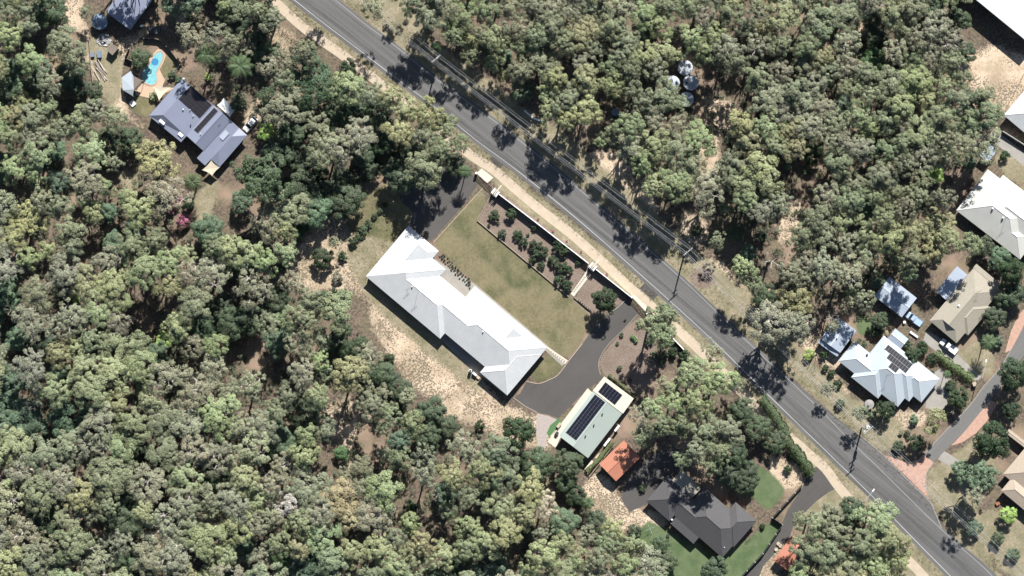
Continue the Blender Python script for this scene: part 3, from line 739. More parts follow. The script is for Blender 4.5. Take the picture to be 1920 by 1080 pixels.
# sheds around it
b = Bld('metal_shed', 'pale blue-grey metal shed at the left of the blue white house', 'shed', (1538.5, 635), 36, .16, 2.9, 'roof_blue', 'creamwall')
b.rect(0, 45.5, 0, 52, 'gable_t').rect(0, 45, -9, -0.6, 'lean_t1', k=.15, eave=2.3, inset=.2).done([]); b.vent(24, 20, 3.6, .2)
b = Bld('metal_shed', 'large blue-grey metal shed dappled by shade behind the parked blue car', 'shed', (1639.6, 555), 38, .14, 3.0, 'roof_blue', 'creamwall')
b.rect(0, 65, 0, 46, 'gable_s').done([])
b = Bld('metal_shed', 'small pale garden shed with a ridge touching the blue white house', 'shed', (1663.4, 635.8), 38, .3, 2.4, 'roof_blue', 'creamwall')
b.rect(0, 31.5, 0, 25, 'gable_s').done([])
# 10 beige tiled house
b = Bld('tiled_house', 'beige tile-roofed house with dark gable triangles near the parked white ute', 'house', (1743, 601), 40, .38, 2.8, 'roof_beige', 'brickwall')
b.rect(0, 66, 0, 128, dutch=('t0', 17)).rect(26, 73, 25, 92, dz=-.05).rect(-1, 57, 128.5, 138, 'lean_t0', k=.08, eave=2.6, wall=False)
b.rect(-26, -.6, 50, 111, 'lean_s1', k=.06, eave=2.5, wall=False)
b.done([(0, 't0', .5, 3.5, 1.2, 2.1), (0, 's1', .7, 1.8, 1.5, 1.1)], 'roof_beige')
c4 = [b.P(x, y, 2.78 + .06 * (x + 26) / S) for x, y in ((-26.2, 49.5), (-.8, 49.5), (-.8, 111.5), (-26.2, 111.5))]; roof_mesh('patio_roof', [c4], 'roof_blue', b.root)
b.vent(24, 56, 4.1, .35, 'roof_vent', 'whitemetal'); b.aerial(34, 100, 4.6, 2.0)
tri = [b.P(17.6, 16.8, 3.72), b.P(48.4, 16.8, 3.72), b.P(33, 16.8, 4.58)]; child(MB().quad(*tri), 'gable_louvre', 'darksteel', b.root)
# 11 cream house at the right edge
b = Bld('cream_house', 'big cream white metal-roofed house at the right edge above the beige tiled house', 'house', (1793, 394.4), 37.6, .4, 2.9, 'roof_white2', 'creamwall')
b.rect(0, 138, 0, 97).rect(60, 151, 0, 60).rect(29, 230, 20, 106)
b.done([(0, 't0', .4, 1.8, 1.5, 1.1), (0, 's0', .5, 1.8, 1.5, 1.1)]); b.vent(52, 44, 5.5, .3); b.vent(78, 42, 5.4, .3); b.aerial(82, 46, 5.6, 2.4)
# 12 white building in the top right corner
b = Bld('white_building', 'tall white metal-roofed building cut by the top right corner', 'house', (1832, 1), 39.3, .16, 5.2, 'roof_white', 'whitewall')
b.rect(-90, 126, 0, 120, k=.02).done([(0, 't0', .6, 1.8, 4.0, 1.2), (0, 't0', .8, 1.8, 4.0, 1.2)]); b.aerial(108, 34, 5.9, 2.5)
# 13
b = Bld('white_house', 'white metal-roofed house cut by the right edge below the tall palms', 'house', (1882, 216), 40, .4, 3.0, 'roof_white', 'whitewall')
b.rect(0, 120, 0, 92).done([(0, 't0', .3, 1.8, 1.5, 1.1)])
b = Bld('metal_carport', 'small blue-grey carport between the bush and the white house', 'carport', (1838, 290), 40, .05, 2.5, 'roof_blue', 'creamwall')
b.rect(0, 20, -2, 27, 'lean_s0', wall=False).done([])
for c in ((2, 0), (18, 0), (18, 25), (2, 25)):
    p = b.P(*c, 0); child(MB().box((p.x, p.y, 1.2), (.1, .1, 2.4)), 'post', 'whitemetal', b.root)
# 15
b = Bld('tan_house', 'tan tile-roofed house cut by the lower right edge', 'house', (1877, 920), 40, .38, 2.9, 'roof_tan', 'brickwall')
b.rect(0, 130, 0, 37).rect(-17, 70, 26, 94).done([(0, 't0', .3, 1.8, 1.5, 1.1)], 'roof_tan')
for i in range(1): pass
# 16
b = Bld('orange_shed', 'small faded orange-roofed shed at the bottom edge beside the driveway', 'shed', (1450.4, 1051), 36, .3, 2.5, 'roof_red', 'brickwall')
b.rect(0, 34, 0, 57, 'hip').done([], 'rust')
# 17
b = Bld('machinery_shed', 'big lavender metal shed dappled with shade at the top left edge', 'shed', (199, 23), 36.5, .1, 3.6, 'roof_purple', 'roof_purple')
b.rect(0, 56, 0, 95, 'gable_t').done([], 'roof_purple')
b = Bld('brown_shed', 'brown roofed shed cut by the top edge above the bush', 'shed', (1556, 8), 20, .1, 2.8, 'roof_brown', 'brickwall')
b.rect(0, 52, 0, 40, 'gable_s').done([], 'roof_brown')
b = Bld('tan_awning', 'narrow tan awning below the dark tree at right edge', 'awning', (1886, 812), 38, .1, 2.5, 'roof_tan', 'brickwall')
b.rect(0, 50, 0, 10, 'gable_s').done([], 'roof_tan')

# ------------------------------------------------------------------ TANKS, POOL, SAILS
def tank(px, py, r, h, label, group=None, mat='galv', hatch=True, seed=0):
    z = h; c = W(px, py, z); root = empty('water_tank', (c.x, c.y, 0)); tag(root, label, 'water tank', group)
    MBb = MB(); n = 40
    MBb.cyl((0, 0), r, 0, h, n); MBb.build('tank_wall', 'galv' if mat == 'galv' else mat, root)
    v = [(0, 0, h + r * .18)]; f = []
    for k in range(n): a = 2 * math.pi * k / n; v.append((math.cos(a) * (r + .12), math.sin(a) * (r + .12), h + .02))
    faces = [[Vector(v[0]) + root.location, Vector(v[1 + k]) + root.location, Vector(v[1 + (k + 1) % n]) + root.location] for k in range(n)]
    roof_mesh('tank_roof', faces, mat, root)
    m = MB()
    for k in range(12): a = 2 * math.pi * k / 12 + seed; m.tube([(math.cos(a) * .3, math.sin(a) * .3, h + r * .18), (math.cos(a) * r, math.sin(a) * r, h + .05)], .03, 4)
    m.build('roof_rib', 'galv', root)
    if hatch:
        a = 2.6 + seed * .3; m = MB().cyl((math.cos(a) * r * .62, math.sin(a) * r * .62), .32, h + .12, h + .42, 14); m.build('hatch', 'darksteel', root)
G = 'corrugated water tanks in the bush'
tank(1285, 127, 1.9, 2.4, 'topmost of the four round metal tanks under the trees', G, seed=0)
tank(1261, 155.6, 1.85, 2.4, 'leftmost of the four round metal tanks under the trees', G, seed=1)
tank(1295.5, 155, 1.95, 2.4, 'rightmost of the four round metal tanks under the trees', G, seed=2)
tank(1287, 186, 1.85, 2.4, 'lowest of the four round metal tanks, half hidden by a crown', G, seed=3)
tank(186.7, 40.5, 2.0, 2.2, 'round metal tank left of the lavender metal shed', None, 'bluesheet', seed=4)  # tree shade is put into the colour: darker sheet instead of galvanised
tank(1630, 758, 1.15, 1.6, 'round pale tank in front of the blue white house, its shade painted in grey', None, 'greyconcrete', seed=5)  # a pale tank; the grey material paints in the shade on it
tank(776/4+960, 843/4, .9, 1.2, 'small dark round tank in the bush near the metal tanks', None, 'bluesheet', False, seed=5)

# swimming pool
pool_px = smooth_line([(301.6,96),(305.3,104),(302,116),(296.5,127),(293,138),(294.3,150),(288.5,158),(277.5,157.5),(269,150),(266.5,140),(270,131),(280,122),(285,113),(291,102),(301.6,96)], 4)[:-1]
cx = sum(p[0] for p in pool_px) / len(pool_px); cy = sum(p[1] for p in pool_px) / len(pool_px)
sheet('pool_paving', [(296,92),(306,93),(311,104),(306,118),(299,130),(305,142),(309,150),(304,163),(330,165),(285,185),(255,178),(252,165),(258,150),(262,130),(276,118),(284,104)], .006, 'paving')
m, t, p = newmat('pool_water', .06)
n = t.noise(3, 3, t.pos()); t.link(t.mix(t.ramp(n, .35, .65), (.14, .38, .42), (.26, .54, .57)), p.inputs['Base Color'])
bm_ = t.new('ShaderNodeBump'); bm_.inputs['Distance'].default_value = .03; bm_.inputs['Strength'].default_value = .4; t.link(n, bm_.inputs['Height']); t.link(bm_.outputs[0], p.inputs['Normal'])
M['water'] = m
pool = empty('swimming_pool', W(cx, cy)); tag(pool, 'kidney-shaped turquoise swimming pool above the lavender house', 'swimming pool')
mw = MB().quad(*[(*W(*q)[:2], .05) for q in pool_px][::-1]); child(mw, 'water', 'water', pool)
m = MB(); nP = len(pool_px)
for k in range(nP):
    a = pool_px[k]; b_ = pool_px[(k + 1) % nP]
    oa = (cx + (a[0] - cx) * 1.16, cy + (a[1] - cy) * 1.08); ob = (cx + (b_[0] - cx) * 1.16, cy + (b_[1] - cy) * 1.08)
    i = [W(*q) for q in (a, b_, ob, oa)]
    m.quad(*[(q.x, q.y, .10) for q in i]); m.quad((i[0].x, i[0].y, .0), (i[1].x, i[1].y, .0), (i[1].x, i[1].y, .10), (i[0].x, i[0].y, .10)); m.quad((i[3].x, i[3].y, .0), (i[2].x, i[2].y, .0), (i[2].x, i[2].y, .10), (i[3].x, i[3].y, .10))
child(m, 'coping', 'terracotta', pool)
# round spa step in the pool
c = W(290.5, 116); child(MB().cyl(c[:2], .95, .0, .08, 24), 'spa_ledge', plain('blue_tiles', (.05, .22, .42), .3, .2, 4), pool)

def sail(name, pts, zs_, mat, label, sag=.5, posts=True):
    c = [W(x, y, z) for (x, y), z in zip(pts, zs_)]; cen = sum(c, Vector()) / len(c); root = empty(name, (cen.x, cen.y, 0)); tag(root, label, 'shade sail')
    n = 8; v = []; f = []; m = MB()
    # fan of triangles from centre, edges bowed inward
    for i in range(len(c)):
        a, b = c[i], c[(i + 1) % len(c)]
        row0 = [cen - Vector((0, 0, sag * .3))] * (n + 1)
        for r in range(4):
            f0, f1 = r / 4, (r + 1) / 4
            for k in range(n):
                def E(u, ff):
                    e = a.lerp(b, u); bow = math.sin(math.pi * u) * .10; e = e.lerp(cen, bow)
                    return cen.lerp(e, ff) - Vector((0, 0, sag * .3 * (1 - ff) + 0))
                m.quad(E(k / n, f0), E((k + 1) / n, f0), E((k + 1) / n, f1), E(k / n, f1))
    child(m, 'shade_cloth', mat, root)
    if posts:
        for p in c: child(MB().tube([(p.x, p.y, 0), (p.x, p.y, p.z)], .05, 6), 'post', 'whitemetal', root)
sail('shade_sail', [(287,162),(319,163.7),(298,188.5)], (3.2, 3.4, 2.8), 'sailcream', 'cream triangular shade sail beside the pool')
sail('shade_sail', [(379,318.7),(396,301),(411.6,314),(398,329)], (2.6, 3.2, 3.0, 2.4), 'sailcream', 'cream four-cornered shade sail at the lower end of the lavender house')
sail('shade_sail', [(419,184),(443,205),(431,220),(407,197)], (3.0, 2.4, 3.0, 2.6), 'sailwhite', 'small white twisted shade sail at the right side of the lavender house')
# pool-side awning with folded roof
t = empty('pool_gazebo', W(242, 157)); tag(t, 'pale angular metal pergola left of the pool', 'pergola')
A_ = [W(228,145.6,2.6), W(245,133,2.9), W(250,142,3.2), W(251,168,3.2), W(249,180,2.5), W(230,168.5,2.5)]
B_ = [W(250,142,3.2), W(267,151,2.8), W(256,170,2.6), W(251,168,3.2)]
roof_mesh('roof', [[A_[0], A_[1], A_[2], A_[3]], [A_[0], A_[3], A_[4], A_[5]]], 'roof_bluewhite', t); roof_mesh('rear_roof', [B_], 'roof_brown', t)
for p in (A_[0], A_[1], A_[4], A_[5], B_[1], B_[2]): child(MB().tube([(p.x, p.y, 0), (p.x, p.y, p.z - .05)], .06, 6), 'post', 'whitemetal', t)

# ------------------------------------------------------------------ WALLS AND FENCES
t = empty('boundary_wall', W(1020, 430)); tag(t, 'long white rendered wall with gate pillars along the footpath', 'wall')
for run in ([(931,361),(1008,420),(1103,494)], [(1117,505),(1150,531),(1183,557)], [(1213,588),(1240,612),(1262,635),(1281,655)]):
    child(wallrun(MB(), run, .18, 0, 2.1), 'wall_panel', 'whitewall', t)
    child(wallrun(MB(), run, .24, 2.10, 2.16), 'capping', 'whitewall', t)
for c in ((893,325),(1184,557),(1213,588)): child(MB().box((*W(*c)[:2], 1.0), (.5, .5, 2.0), math.radians(-40)), 'pillar', 'whitewall', t)
for nm, run in (('sliding_gate', [(893,325),(922,352)]), ('sliding_gate', [(1184,557),(1213,588)])):
    m = MB(); a, c = W(*run[0]), W(*run[1]); n = 14
    m.tube([(a.x, a.y, 1.7), (c.x, c.y, 1.7)], .05, 5).tube([(a.x, a.y, .2), (c.x, c.y, .2)], .05, 5)
    for k in range(n + 1): q = a.lerp(c, k / n); m.box((q.x, q.y, .95), (.2, .05, 1.6), math.radians(-42))
    m.build(nm, 'darksteel'); o = bpy.data.objects[-1] if False else None
for o in [o for o in col.objects if o.name.startswith('sliding_gate')]:
    tag(o, 'dark sliding gate across the upper driveway entrance' if o.name == 'sliding_gate' else 'dark sliding gate across the lower driveway entrance', 'gate')
def gatehouse(px, py, label):
    c = W(px, py, 2.4); root = empty('gate_portal', (c.x, c.y, 0), math.radians(-40)); tag(root, label, 'gate portal', 'white entrance portals in the wall')
    MB().box((-.75, 0, 1.15), (.4, 1.4, 2.3)).build('pillar', 'whitewall', root); MB().box((.75, 0, 1.15), (.4, 1.4, 2.3)).build('pillar', 'whitewall', root)
    for k in range(5): MB().box((-.8 + k * .4, 0, 2.39), (.14, 1.9, .16)).build('beam', 'whitemetal', root)
    MB().box((0, .9, 2.55), (.28, 3.2, .14)).build('long_beam', 'roof_cream', root)
    MB().box((0, 0, 1.0), (1.0, .08, 1.9)).build('door', 'darksteel', root)
gatehouse(929, 361, 'white portal with beams beside the upper driveway gate'); gatehouse(1112, 500, 'white portal with beams at the head of the garden path')

def fence(line, h, mat, label, name='fence', w=.08, posts=2.4, cat='fence', postmat='whitemetal', rails=False):
    t = empty(name, W(*line[0])); tag(t, label, cat); m = MB()
    if rails:
        for z in (h * .35, h * .65, h):
            m.tube([(*W(*p)[:2], z) for p in line], .05, 5)
    else: wallrun(m, line, w, .03, h)
    child(m, 'rails' if rails else 'fence_sheet', mat, t)
    for a, b in zip(line, line[1:]):
        A, B = W(*a), W(*b); n = max(1, int((B - A).length / posts))
        for k in range(n + (1 if b == line[-1] else 0)):
            p = A.lerp(B, k / n); child(MB().box((p.x, p.y, h / 2 + .03), (.13, .13, h + .1), .7), 'post', postmat, t)
fence([(1504,908),(1447.5,970),(1466,983),(1430,1037),(1385,1085)], 1.8, 'fence', 'tall dark sheet fence beside the shaded driveway at bottom', postmat='whitemetal')
fence([(271,73),(297,75),(313,88),(326,103),(338.5,122.5)], 1.5, 'glass', 'dark pool fence curving round the upper side of pool', postmat='paletimber', rails=False)
fence([(338.5,122.5),(306,162)], 1.3, 'darksteel', 'open rail fence from pool corner to the lavender house', rails=True)
fence([(168,70),(172,130),(176,160)], 1.2, 'timber', 'low timber rail fence left of the timber pile', rails=True, postmat='timber')
fence([(243,92),(235,110),(248,115)], 1.6, 'fence', 'short dark screen fence left of the pool tree')
fence([(524,50),(530,57),(548,72),(558,80)], 1.3, 'rust', 'rusty brown rail fence beside the footpath at top', rails=True, postmat='rust', posts=1.8)
fence([(1879,247),(1925,276)], 1.7, 'whitewall', 'pale fence beside the driveway of the white house at right', postmat='whitemetal')
fence([(1255,628),(1260,634),(1280,656),(1292,668)], 1.5, 'fence', 'dark screen fence at the lower end of white wall')
fence([(1880,215),(1893,190),(1925,128)], .5, 'timber', 'low timber edge fence below the palms by white building', postmat='timber')
fence([(1884,803),(1904,818),(1930,838)], 1.6, 'fence', 'dark fence right of the round dark tree near right edge')
fence([(1072,868),(1105,893),(1150,835)][1:], .9, 'paletimber', 'low pale fence between the green shed and the orange garage', rails=True, postmat='paletimber')
fence([(1085,561),(1100,574),(1108,580)], .9, 'timber', 'short timber slat screen at the corner of the lawn', rails=True, postmat='timber', posts=.6)
ob = MB(); wallrun(ob, smooth_line([(983,207),(993,216),(1005,224),(1021,227)], 5), .45, 0, .6); tag(ob.build('culvert_wall', 'whitewall'), 'curved white kerb wall at the bush edge above the road', 'kerb wall')
ob = MB(); wallrun(ob, smooth_line([(1046,252),(1050,258),(1056,263)], 4), .2, 0, .3); tag(ob.build('drain_edge', 'paleconcrete'), 'short pale drain edge in the shade by the road', 'kerb wall')

# ------------------------------------------------------------------ POLES AND WIRES
def pole(px, py, label, h=11.5, lamp=False, transformer=False):
    c = W(px, py, 0); top = h; root = empty('power_pole', (c.x, c.y, 0), math.radians(40 - 90 + 90)); tag(root, label, 'power pole', 'power poles along the road')
    MB().tube([(0, 0, 0), (0, 0, h)], [.24, .15], 10).build('pole', 'timber', root)
    ca = MB().box((0, 0, h - .3), (3.0, .14, .14)).build('crossarm', 'galv', root)
    for k in (-1.4, -1.0, -.5, .5, 1.0, 1.4): MB().cyl((k, 0), .07, h - .23, h + .05, 8).build('insulator', 'whitemetal', ca)
    c2 = MB().box((0, 0, h - 1.7), (1.8, .12, .12)).build('crossarm', 'timber', root)
    for k in (-.8, -.3, .3, .8): MB().cyl((k, 0), .06, h - 1.64, h - 1.4, 8).build('insulator', 'whitemetal', c2)
    if transformer:
        MB().cyl((.65, .35), .42, h - 4.6, h - 3.2, 16).build('transformer', 'galv', root)
        MB().box((.3, .15, h - 3.9), (.5, .12, .12)).build('bracket', 'darksteel', root); MB().box((0, 0, h - 3.0), (2.4, .12, .12)).build('crossarm', 'whitemetal', root)
        for k in (-.9, 0, .9): MB().cyl((k, .25), .10, h - 2.95, h - 2.3, 8).build('fuse', 'whitemetal', root)
P1 = (820, 118); P2 = (1284, 473); P3 = (1616, 801)
pole(*P1, 'timber power pole with pale crossarm at the upper part of the road')
pole(*P2, 'timber power pole with pale crossarm casting its shadow on the mid road', 11.5)
pole(*P3, 'timber power pole with a transformer in front of the blue white house', 11.5, transformer=True)
P0 = (560, -95); P4 = (1960, 1120)
nrm = Vector((math.cos(math.radians(40)), math.sin(math.radians(40)), 0))
wi = 0
for offs, z in ((-1.4, 11.5), (-1.0, 11.5), (-.5, 11.5), (.9, 11.5), (1.4, 11.5), (-.8, 10.1), (-.3, 10.1), (.8, 10.1)):
    pts = []
    PP = [W(*p) for p in (P0, P1, P2, P3, P4)]
    for a, b_ in zip(PP, PP[1:]):
        for k in range(16):
            f = k / 16; q = a.lerp(b_, f) + nrm * offs; q.z = z - 1.4 * 4 * f * (1 - f); pts.append(q)
    m = MB().tube(pts, .017, 4); o = m.build('power_line', 'wire')
    ordn = ['first', 'second', 'third', 'fourth', 'fifth', 'sixth', 'seventh', 'eighth'][wi]; wi += 1
    tag(o, f'thin overhead power wire, {ordn} from the left of the parallel bundle of eight', 'power line', 'overhead wires strung between the poles')
def street_light(base, head, h, label):
    a, c = W(*base), W(head[0], head[1], h); root = empty('street_light', a); tag(root, label, 'street light')
    child(MB().tube([(a.x, a.y, 0), (a.x, a.y, h * .9), tuple(a.lerp(Vector((c.x, c.y, 0)), .15)[:2]) + (h,), (c.x, c.y, h)], [.1, .08, .06, .05], 8), 'pole', 'galv', root)
    d = (Vector((c.x, c.y, 0)) - a).normalized()
    child(MB().box((c.x, c.y, h), (.9, .38, .16), math.atan2(d.y, d.x), (.8, .8)), 'lamp_head', 'whitemetal', root)
street_light((1611,937), (1637.5,919.5), 8, 'slim grey street light reaching over the road from the footpath side')
street_light((1832,712), (1849,677), 6, 'slim grey street light at the bend of the side road')
for px, py, lab in ((1190, 1000 - 15, ''),): pass
t = empty('clothes_hoist', W(1218, 988)); tag(t, 'thin bare rotary clothes line on the lawn corner', 'clothes line')
c = W(1218, 990); m = MB().tube([(c.x, c.y, 0), (c.x, c.y, 2.0)], .04, 6)
child(m, 'pole', 'galv', t); m = MB()
for k in range(4): a = k * math.pi / 2 + .4; m.tube([(c.x, c.y, 1.8), (c.x + 1.5 * math.cos(a), c.y + 1.5 * math.sin(a), 2.1)], .03, 4)
child(m, 'arms', 'galv', t)

# ------------------------------------------------------------------ VEHICLES
def car(px, py, dirx, diry, paint, label, kind='car', L=4.6, Wd=1.85):
    ang = math.atan2(-diry, dirx); c = W(px, py); root = empty(kind, (c.x, c.y, 0), ang); tag(root, label, 'ute' if kind == 'ute' else 'car')
    def loft(name, secs, mat, parent=root):
        # secs: (x, halfwidth_bottom, halfwidth_top, z0, z1)
        m = MB(); n = 0; rings = []
        for x, wb, wt, z0, z1 in secs:
            i = len(m.v); r = min(.12, (z1 - z0) * .35)
            m.v += [(x, -wb, z0), (x, -wb, z1 - r * 1.5), (x, -wt, z1 - r * .3), (x, -wt + r, z1), (x, wt - r, z1), (x, wt, z1 - r * .3), (x, wb, z1 - r * 1.5), (x, wb, z0)]; rings.append(i)
        for a, b in zip(rings, rings[1:]):
            for q in range(8): m.f.append((a + q, b + q, b + (q + 1) % 8, a + (q + 1) % 8))
        m.f.append(tuple(rings[0] + q for q in range(8))); m.f.append(tuple(rings[-1] + q for q in range(8))[::-1])
        return m.build(name, mat, parent, False)
    h = Wd / 2; a = L / 2
    loft('body', [(-a, h * .8, h * .7, .45, .8), (-a + .15, h * .95, h * .85, .3, .95), (-a * .6, h, h * .93, .25, 1.0), (0, h, h * .94, .25, 1.02), (a * .45, h, h * .92, .25, .98), (a - .35, h * .95, h * .83, .28, .86), (a - .05, h * .82, h * .68, .35, .68), (a, h * .7, h * .6, .42, .6)], paint)
    if kind == 'ute':
        loft('cabin_glass', [(-.1, h * .86, h * .78, .95, 1.45), (.0, h * .9, h * .72, .95, 1.62), (.9, h * .9, h * .72, .95, 1.62), (1.45, h * .86, h * .8, .95, 1.05)], 'glass')
        loft('cabin_roof', [(-.05, h * .74, h * .70, 1.60, 1.70), (.9, h * .74, h * .68, 1.60, 1.70)], paint)
        MB().box((-a * .56, 0, 1.05), (a * .78, Wd * .86, .08)).build('tray_cover', paint, root)
        for s_ in (-1, 1): MB().box((-a * .56, s_ * Wd * .46, 1.12), (a * .8, .08, .18)).build('tray_side', paint, root)
    else:
        loft('cabin_glass', [(-a + .25, h * .86, h * .76, .92, 1.05), (-a + .75, h * .9, h * .70, .92, 1.43), (.35, h * .9, h * .70, .92, 1.45), (1.15, h * .86, h * .78, .92, 1.0)], 'glass')
        loft('cabin_roof', [(-a + .8, h * .72, h * .66, 1.42, 1.50), (-a * .3, h * .74, h * .68, 1.44, 1.54), (.32, h * .72, h * .64, 1.42, 1.50)], paint)
    for x in (-a * .6, a * .62):
        for s_ in (-1, 1):
            w_ = MB().tube([(x, s_ * (h - .2), .33), (x, s_ * (h + .01), .33)], .33, 16).build('wheel', 'rubber', root); MB().tube([(x, s_ * (h), .33), (x, s_ * (h + .03), .33)], .19, 12).build('rim', 'galv', w_)
    for s_ in (-1, 1):
        MB().box((a - .12, s_ * h * .66, .68), (.16, .34, .14)).build('headlight', 'whitemetal', root)
        MB().box((.75, s_ * (h + .1), 1.0), (.14, .2, .12)).build('mirror', paint, root)
car(470, 233, -.65, .76, 'carwhite', 'white car parked at the right of the lavender house')
car(1778.5, 649.5, -.8, -.6, 'carwhite', 'white ute parked on the driveway below the beige tiled house', 'ute', 5.3, 1.95)
car(1713, 598, -.82, -.57, 'carsilver', 'pale blue car parked in shade beside the large blue-grey shed', 'ute', 5.0, 1.9)

# ------------------------------------------------------------------ YARD THINGS
def boxthing(name, px, py, size, ang, mat, label, cat, lid=None, z=0):
    c = W(px, py); root = empty(name, (c.x, c.y, 0), math.radians(ang)); tag(root, label, cat)
    MB().box((0, 0, size[2] / 2 + z), size).build('body', mat, root); MB().box((0, 0, size[2] + .04 + z), (size[0] * 1.06, size[1] * 1.06, .08)).build('lid', lid or mat, root); return root
boxthing('trailer_shed', 213, 94, (2.0, 2.2, 2.0), -40, 'darksteel', 'dark small shed between rubble pile and pool tree', 'shed', 'roof_brown')
boxthing('storage_box', 187, 102, (1.0, 1.8, .9), 5, 'bluesheet', 'larger blue-grey box on the dry yard', 'box', 'bluesheet')
boxthing('storage_box', 174, 103, (.9, 1.1, .7), 5, 'bluesheet', 'smaller blue-grey box at the edge of the bush', 'box', 'bluesheet')
boxthing('garden_planter', 1188.5, 633, (1.4, 1.1, .5), -38, 'timber', 'raised timber planter filled with mulch below the white wall', 'planter', 'timber')
boxthing('pale_hatch', 249, 194, (1.3, 1.4, .3), 40, 'sailwhite', 'pale square cover lying on the lawn below the pergola', 'cover', 'sailwhite')
boxthing('white_bin', 267, 49, (.9, .5, .8), 0, 'whitemetal', 'small white bin beside the lavender metal shed', 'bin')
boxthing('machine_frame', 292, 57, (3.2, 1.9, .9), -4, 'bluesheet', 'grey open-topped trailer in shade right of the machinery shed', 'trailer', 'darksteel')
boxthing('white_tub', 1695, 574 + 30, (.6, .6, .7), 0, 'whitemetal', 'small white tub in shade between the two sheds', 'tub')
boxthing('bench', 1713, 627, (2.4, .5, .5), -35, 'whitemetal', 'white bench by the hedge at the top of small garden shed', 'bench')
boxthing('patio_table', 1048, 797, (1.4, .7, .7), 52, 'paletimber', 'yellow timber table beside the green shed slab', 'table')
boxthing('barbecue', 1044, 812, (.9, .7, .9), 50, 'darksteel', 'black barbecue at the corner of the green shed', 'barbecue')
boxthing('toy_slide', 1870, 944, (1.0, .7, .6), 30, 'rust', 'orange play toy beside the lime shrub at right', 'toy')
boxthing('white_tub', 1882, 965, (1.0, .8, .5), 20, 'sailwhite', 'pale blue-white tub by the lime shrub at right', 'tub')
boxthing('stone_pad', 1105, 873, (3.0, .9, .25), 50, 'paleconcrete', 'long pale block beside the lower end of green shed', 'block')
boxthing('stone_pad', 1122, 856, (1.6, .9, .25), 50, 'paleconcrete', 'short pale block beside the lower end of green shed', 'block')
boxthing('letter_pillar', 1826, 720, (1.0, .9, 1.2), 20, 'paletimber', 'pale stone letterbox pillar at the end of hedge', 'letterbox')
boxthing('water_drum', 1252.5, 1004, (.7, .7, .9), 0, 'darksteel', 'black round drum on the lawn below the charcoal house', 'drum')
t = empty('timber_pile', W(186, 132)); tag(t, 'loose pile of long weathered logs on the dry yard', 'timber pile')
for k in range(14):
    a = -55 + random.uniform(-9, 9); L_ = random.uniform(3, 5); c = W(186 + random.uniform(-7, 7), 132 + random.uniform(-10, 10)); d = Vector((math.cos(math.radians(a)), math.sin(math.radians(a)), 0)) * L_ / 2
    z = .12 + .14 * (k % 4); child(MB().tube([(c.x - d.x, c.y - d.y, z), (c.x + d.x, c.y + d.y, z)], .1, 7), 'log', 'palebark' if k % 2 else 'timber', t)
t = empty('rubble_pile', W(195, 75)); tag(t, 'pile of white grey scrap and rubble in the yard', 'rubble pile'); m = MB()
for k in range(160):
    r_ = random.random() ** .6 * 2.0; a = random.uniform(0, 6.3); c = W(195, 75); m.box((c.x + r_ * math.cos(a), c.y + r_ * math.sin(a) * .8, .1 + (2 - r_) * .35 * random.random()), (random.uniform(.15, .7), random.uniform(.1, .35), random.uniform(.08, .3)), random.uniform(0, 3))
child(m, 'rubble', plain('mixed_scrap', (.45, .45, .44), .8, .8, 3, fine=6, c2=(.7, .7, .7)), t)
t = empty('firewood', W(1455, 1020)); tag(t, 'pale curved garden furniture beside the orange shed', 'garden furniture')
for px, py in ((1459, 1019), (1463, 1023), (1455, 1030)):
    c = W(px, py); child(MB().cyl(c[:2], .5, .35, .45, 14).cyl(c[:2], .06, 0, .35, 6), 'seat', 'paletimber', t)
t = empty('bicycle', W(1402, 1014)); tag(t, 'black bicycle leaning by the right wall of the charcoal house', 'bicycle')
for k in (-.5, .5):
    c = W(1402, 1014) + Vector((k * .8, k * .5, .34)); pts = [c + Vector((math.cos(a) * .27, math.cos(a) * .18, math.sin(a) * .33)) for a in [i * 2 * math.pi / 16 for i in range(17)]]
    child(MB().tube(pts, .035, 5, False), 'wheel', 'rubber', t)
c = W(1402, 1014); child(MB().tube([c + Vector((-.4, -.25, .34)), c + Vector((0, 0, .75)), c + Vector((.4, .25, .34))], .03, 5).tube([c + Vector((-.1, .1, .9)), c + Vector((.2, -.1, .9))], .03, 5), 'frame', 'darksteel', t)

exec_after_buildings = True
# ------------------------------------------------------------------ PLANTS
def leaf_mesh(name, C, N, Z, mat, asp=1.5):
    """one quad per leaf spray: centres C, normals N, sizes Z"""
    n = len(C); N = N / (np.linalg.norm(N, axis=1, keepdims=True) + 1e-9)
    R = RNG.normal(size=(n, 3)); A = np.cross(N, R); A /= (np.linalg.norm(A, axis=1, keepdims=True) + 1e-9); B = np.cross(N, A)
    A = A * (Z * asp * .5)[:, None]; B = B * (Z * .5)[:, None]
    bend = N * (Z * .15)[:, None]
    V = np.stack([C - A - bend, C - B * .9, C + A - bend, C + B * .9], 1).reshape(-1, 3)
    me = bpy.data.meshes.new(name); me.vertices.add(4 * n); me.vertices.foreach_set('co', V.ravel().astype(np.float32))
    me.loops.add(4 * n); me.loops.foreach_set('vertex_index', np.arange(4 * n, dtype=np.int32))
    me.polygons.add(n); me.polygons.foreach_set('loop_start', np.arange(0, 4 * n, 4, dtype=np.int32)); me.update(calc_edges=True)
    me.materials.append(M[mat]); return me
def sph(n):
    v = RNG.normal(size=(n, 3)); return v / np.linalg.norm(v, axis=1, keepdims=True)
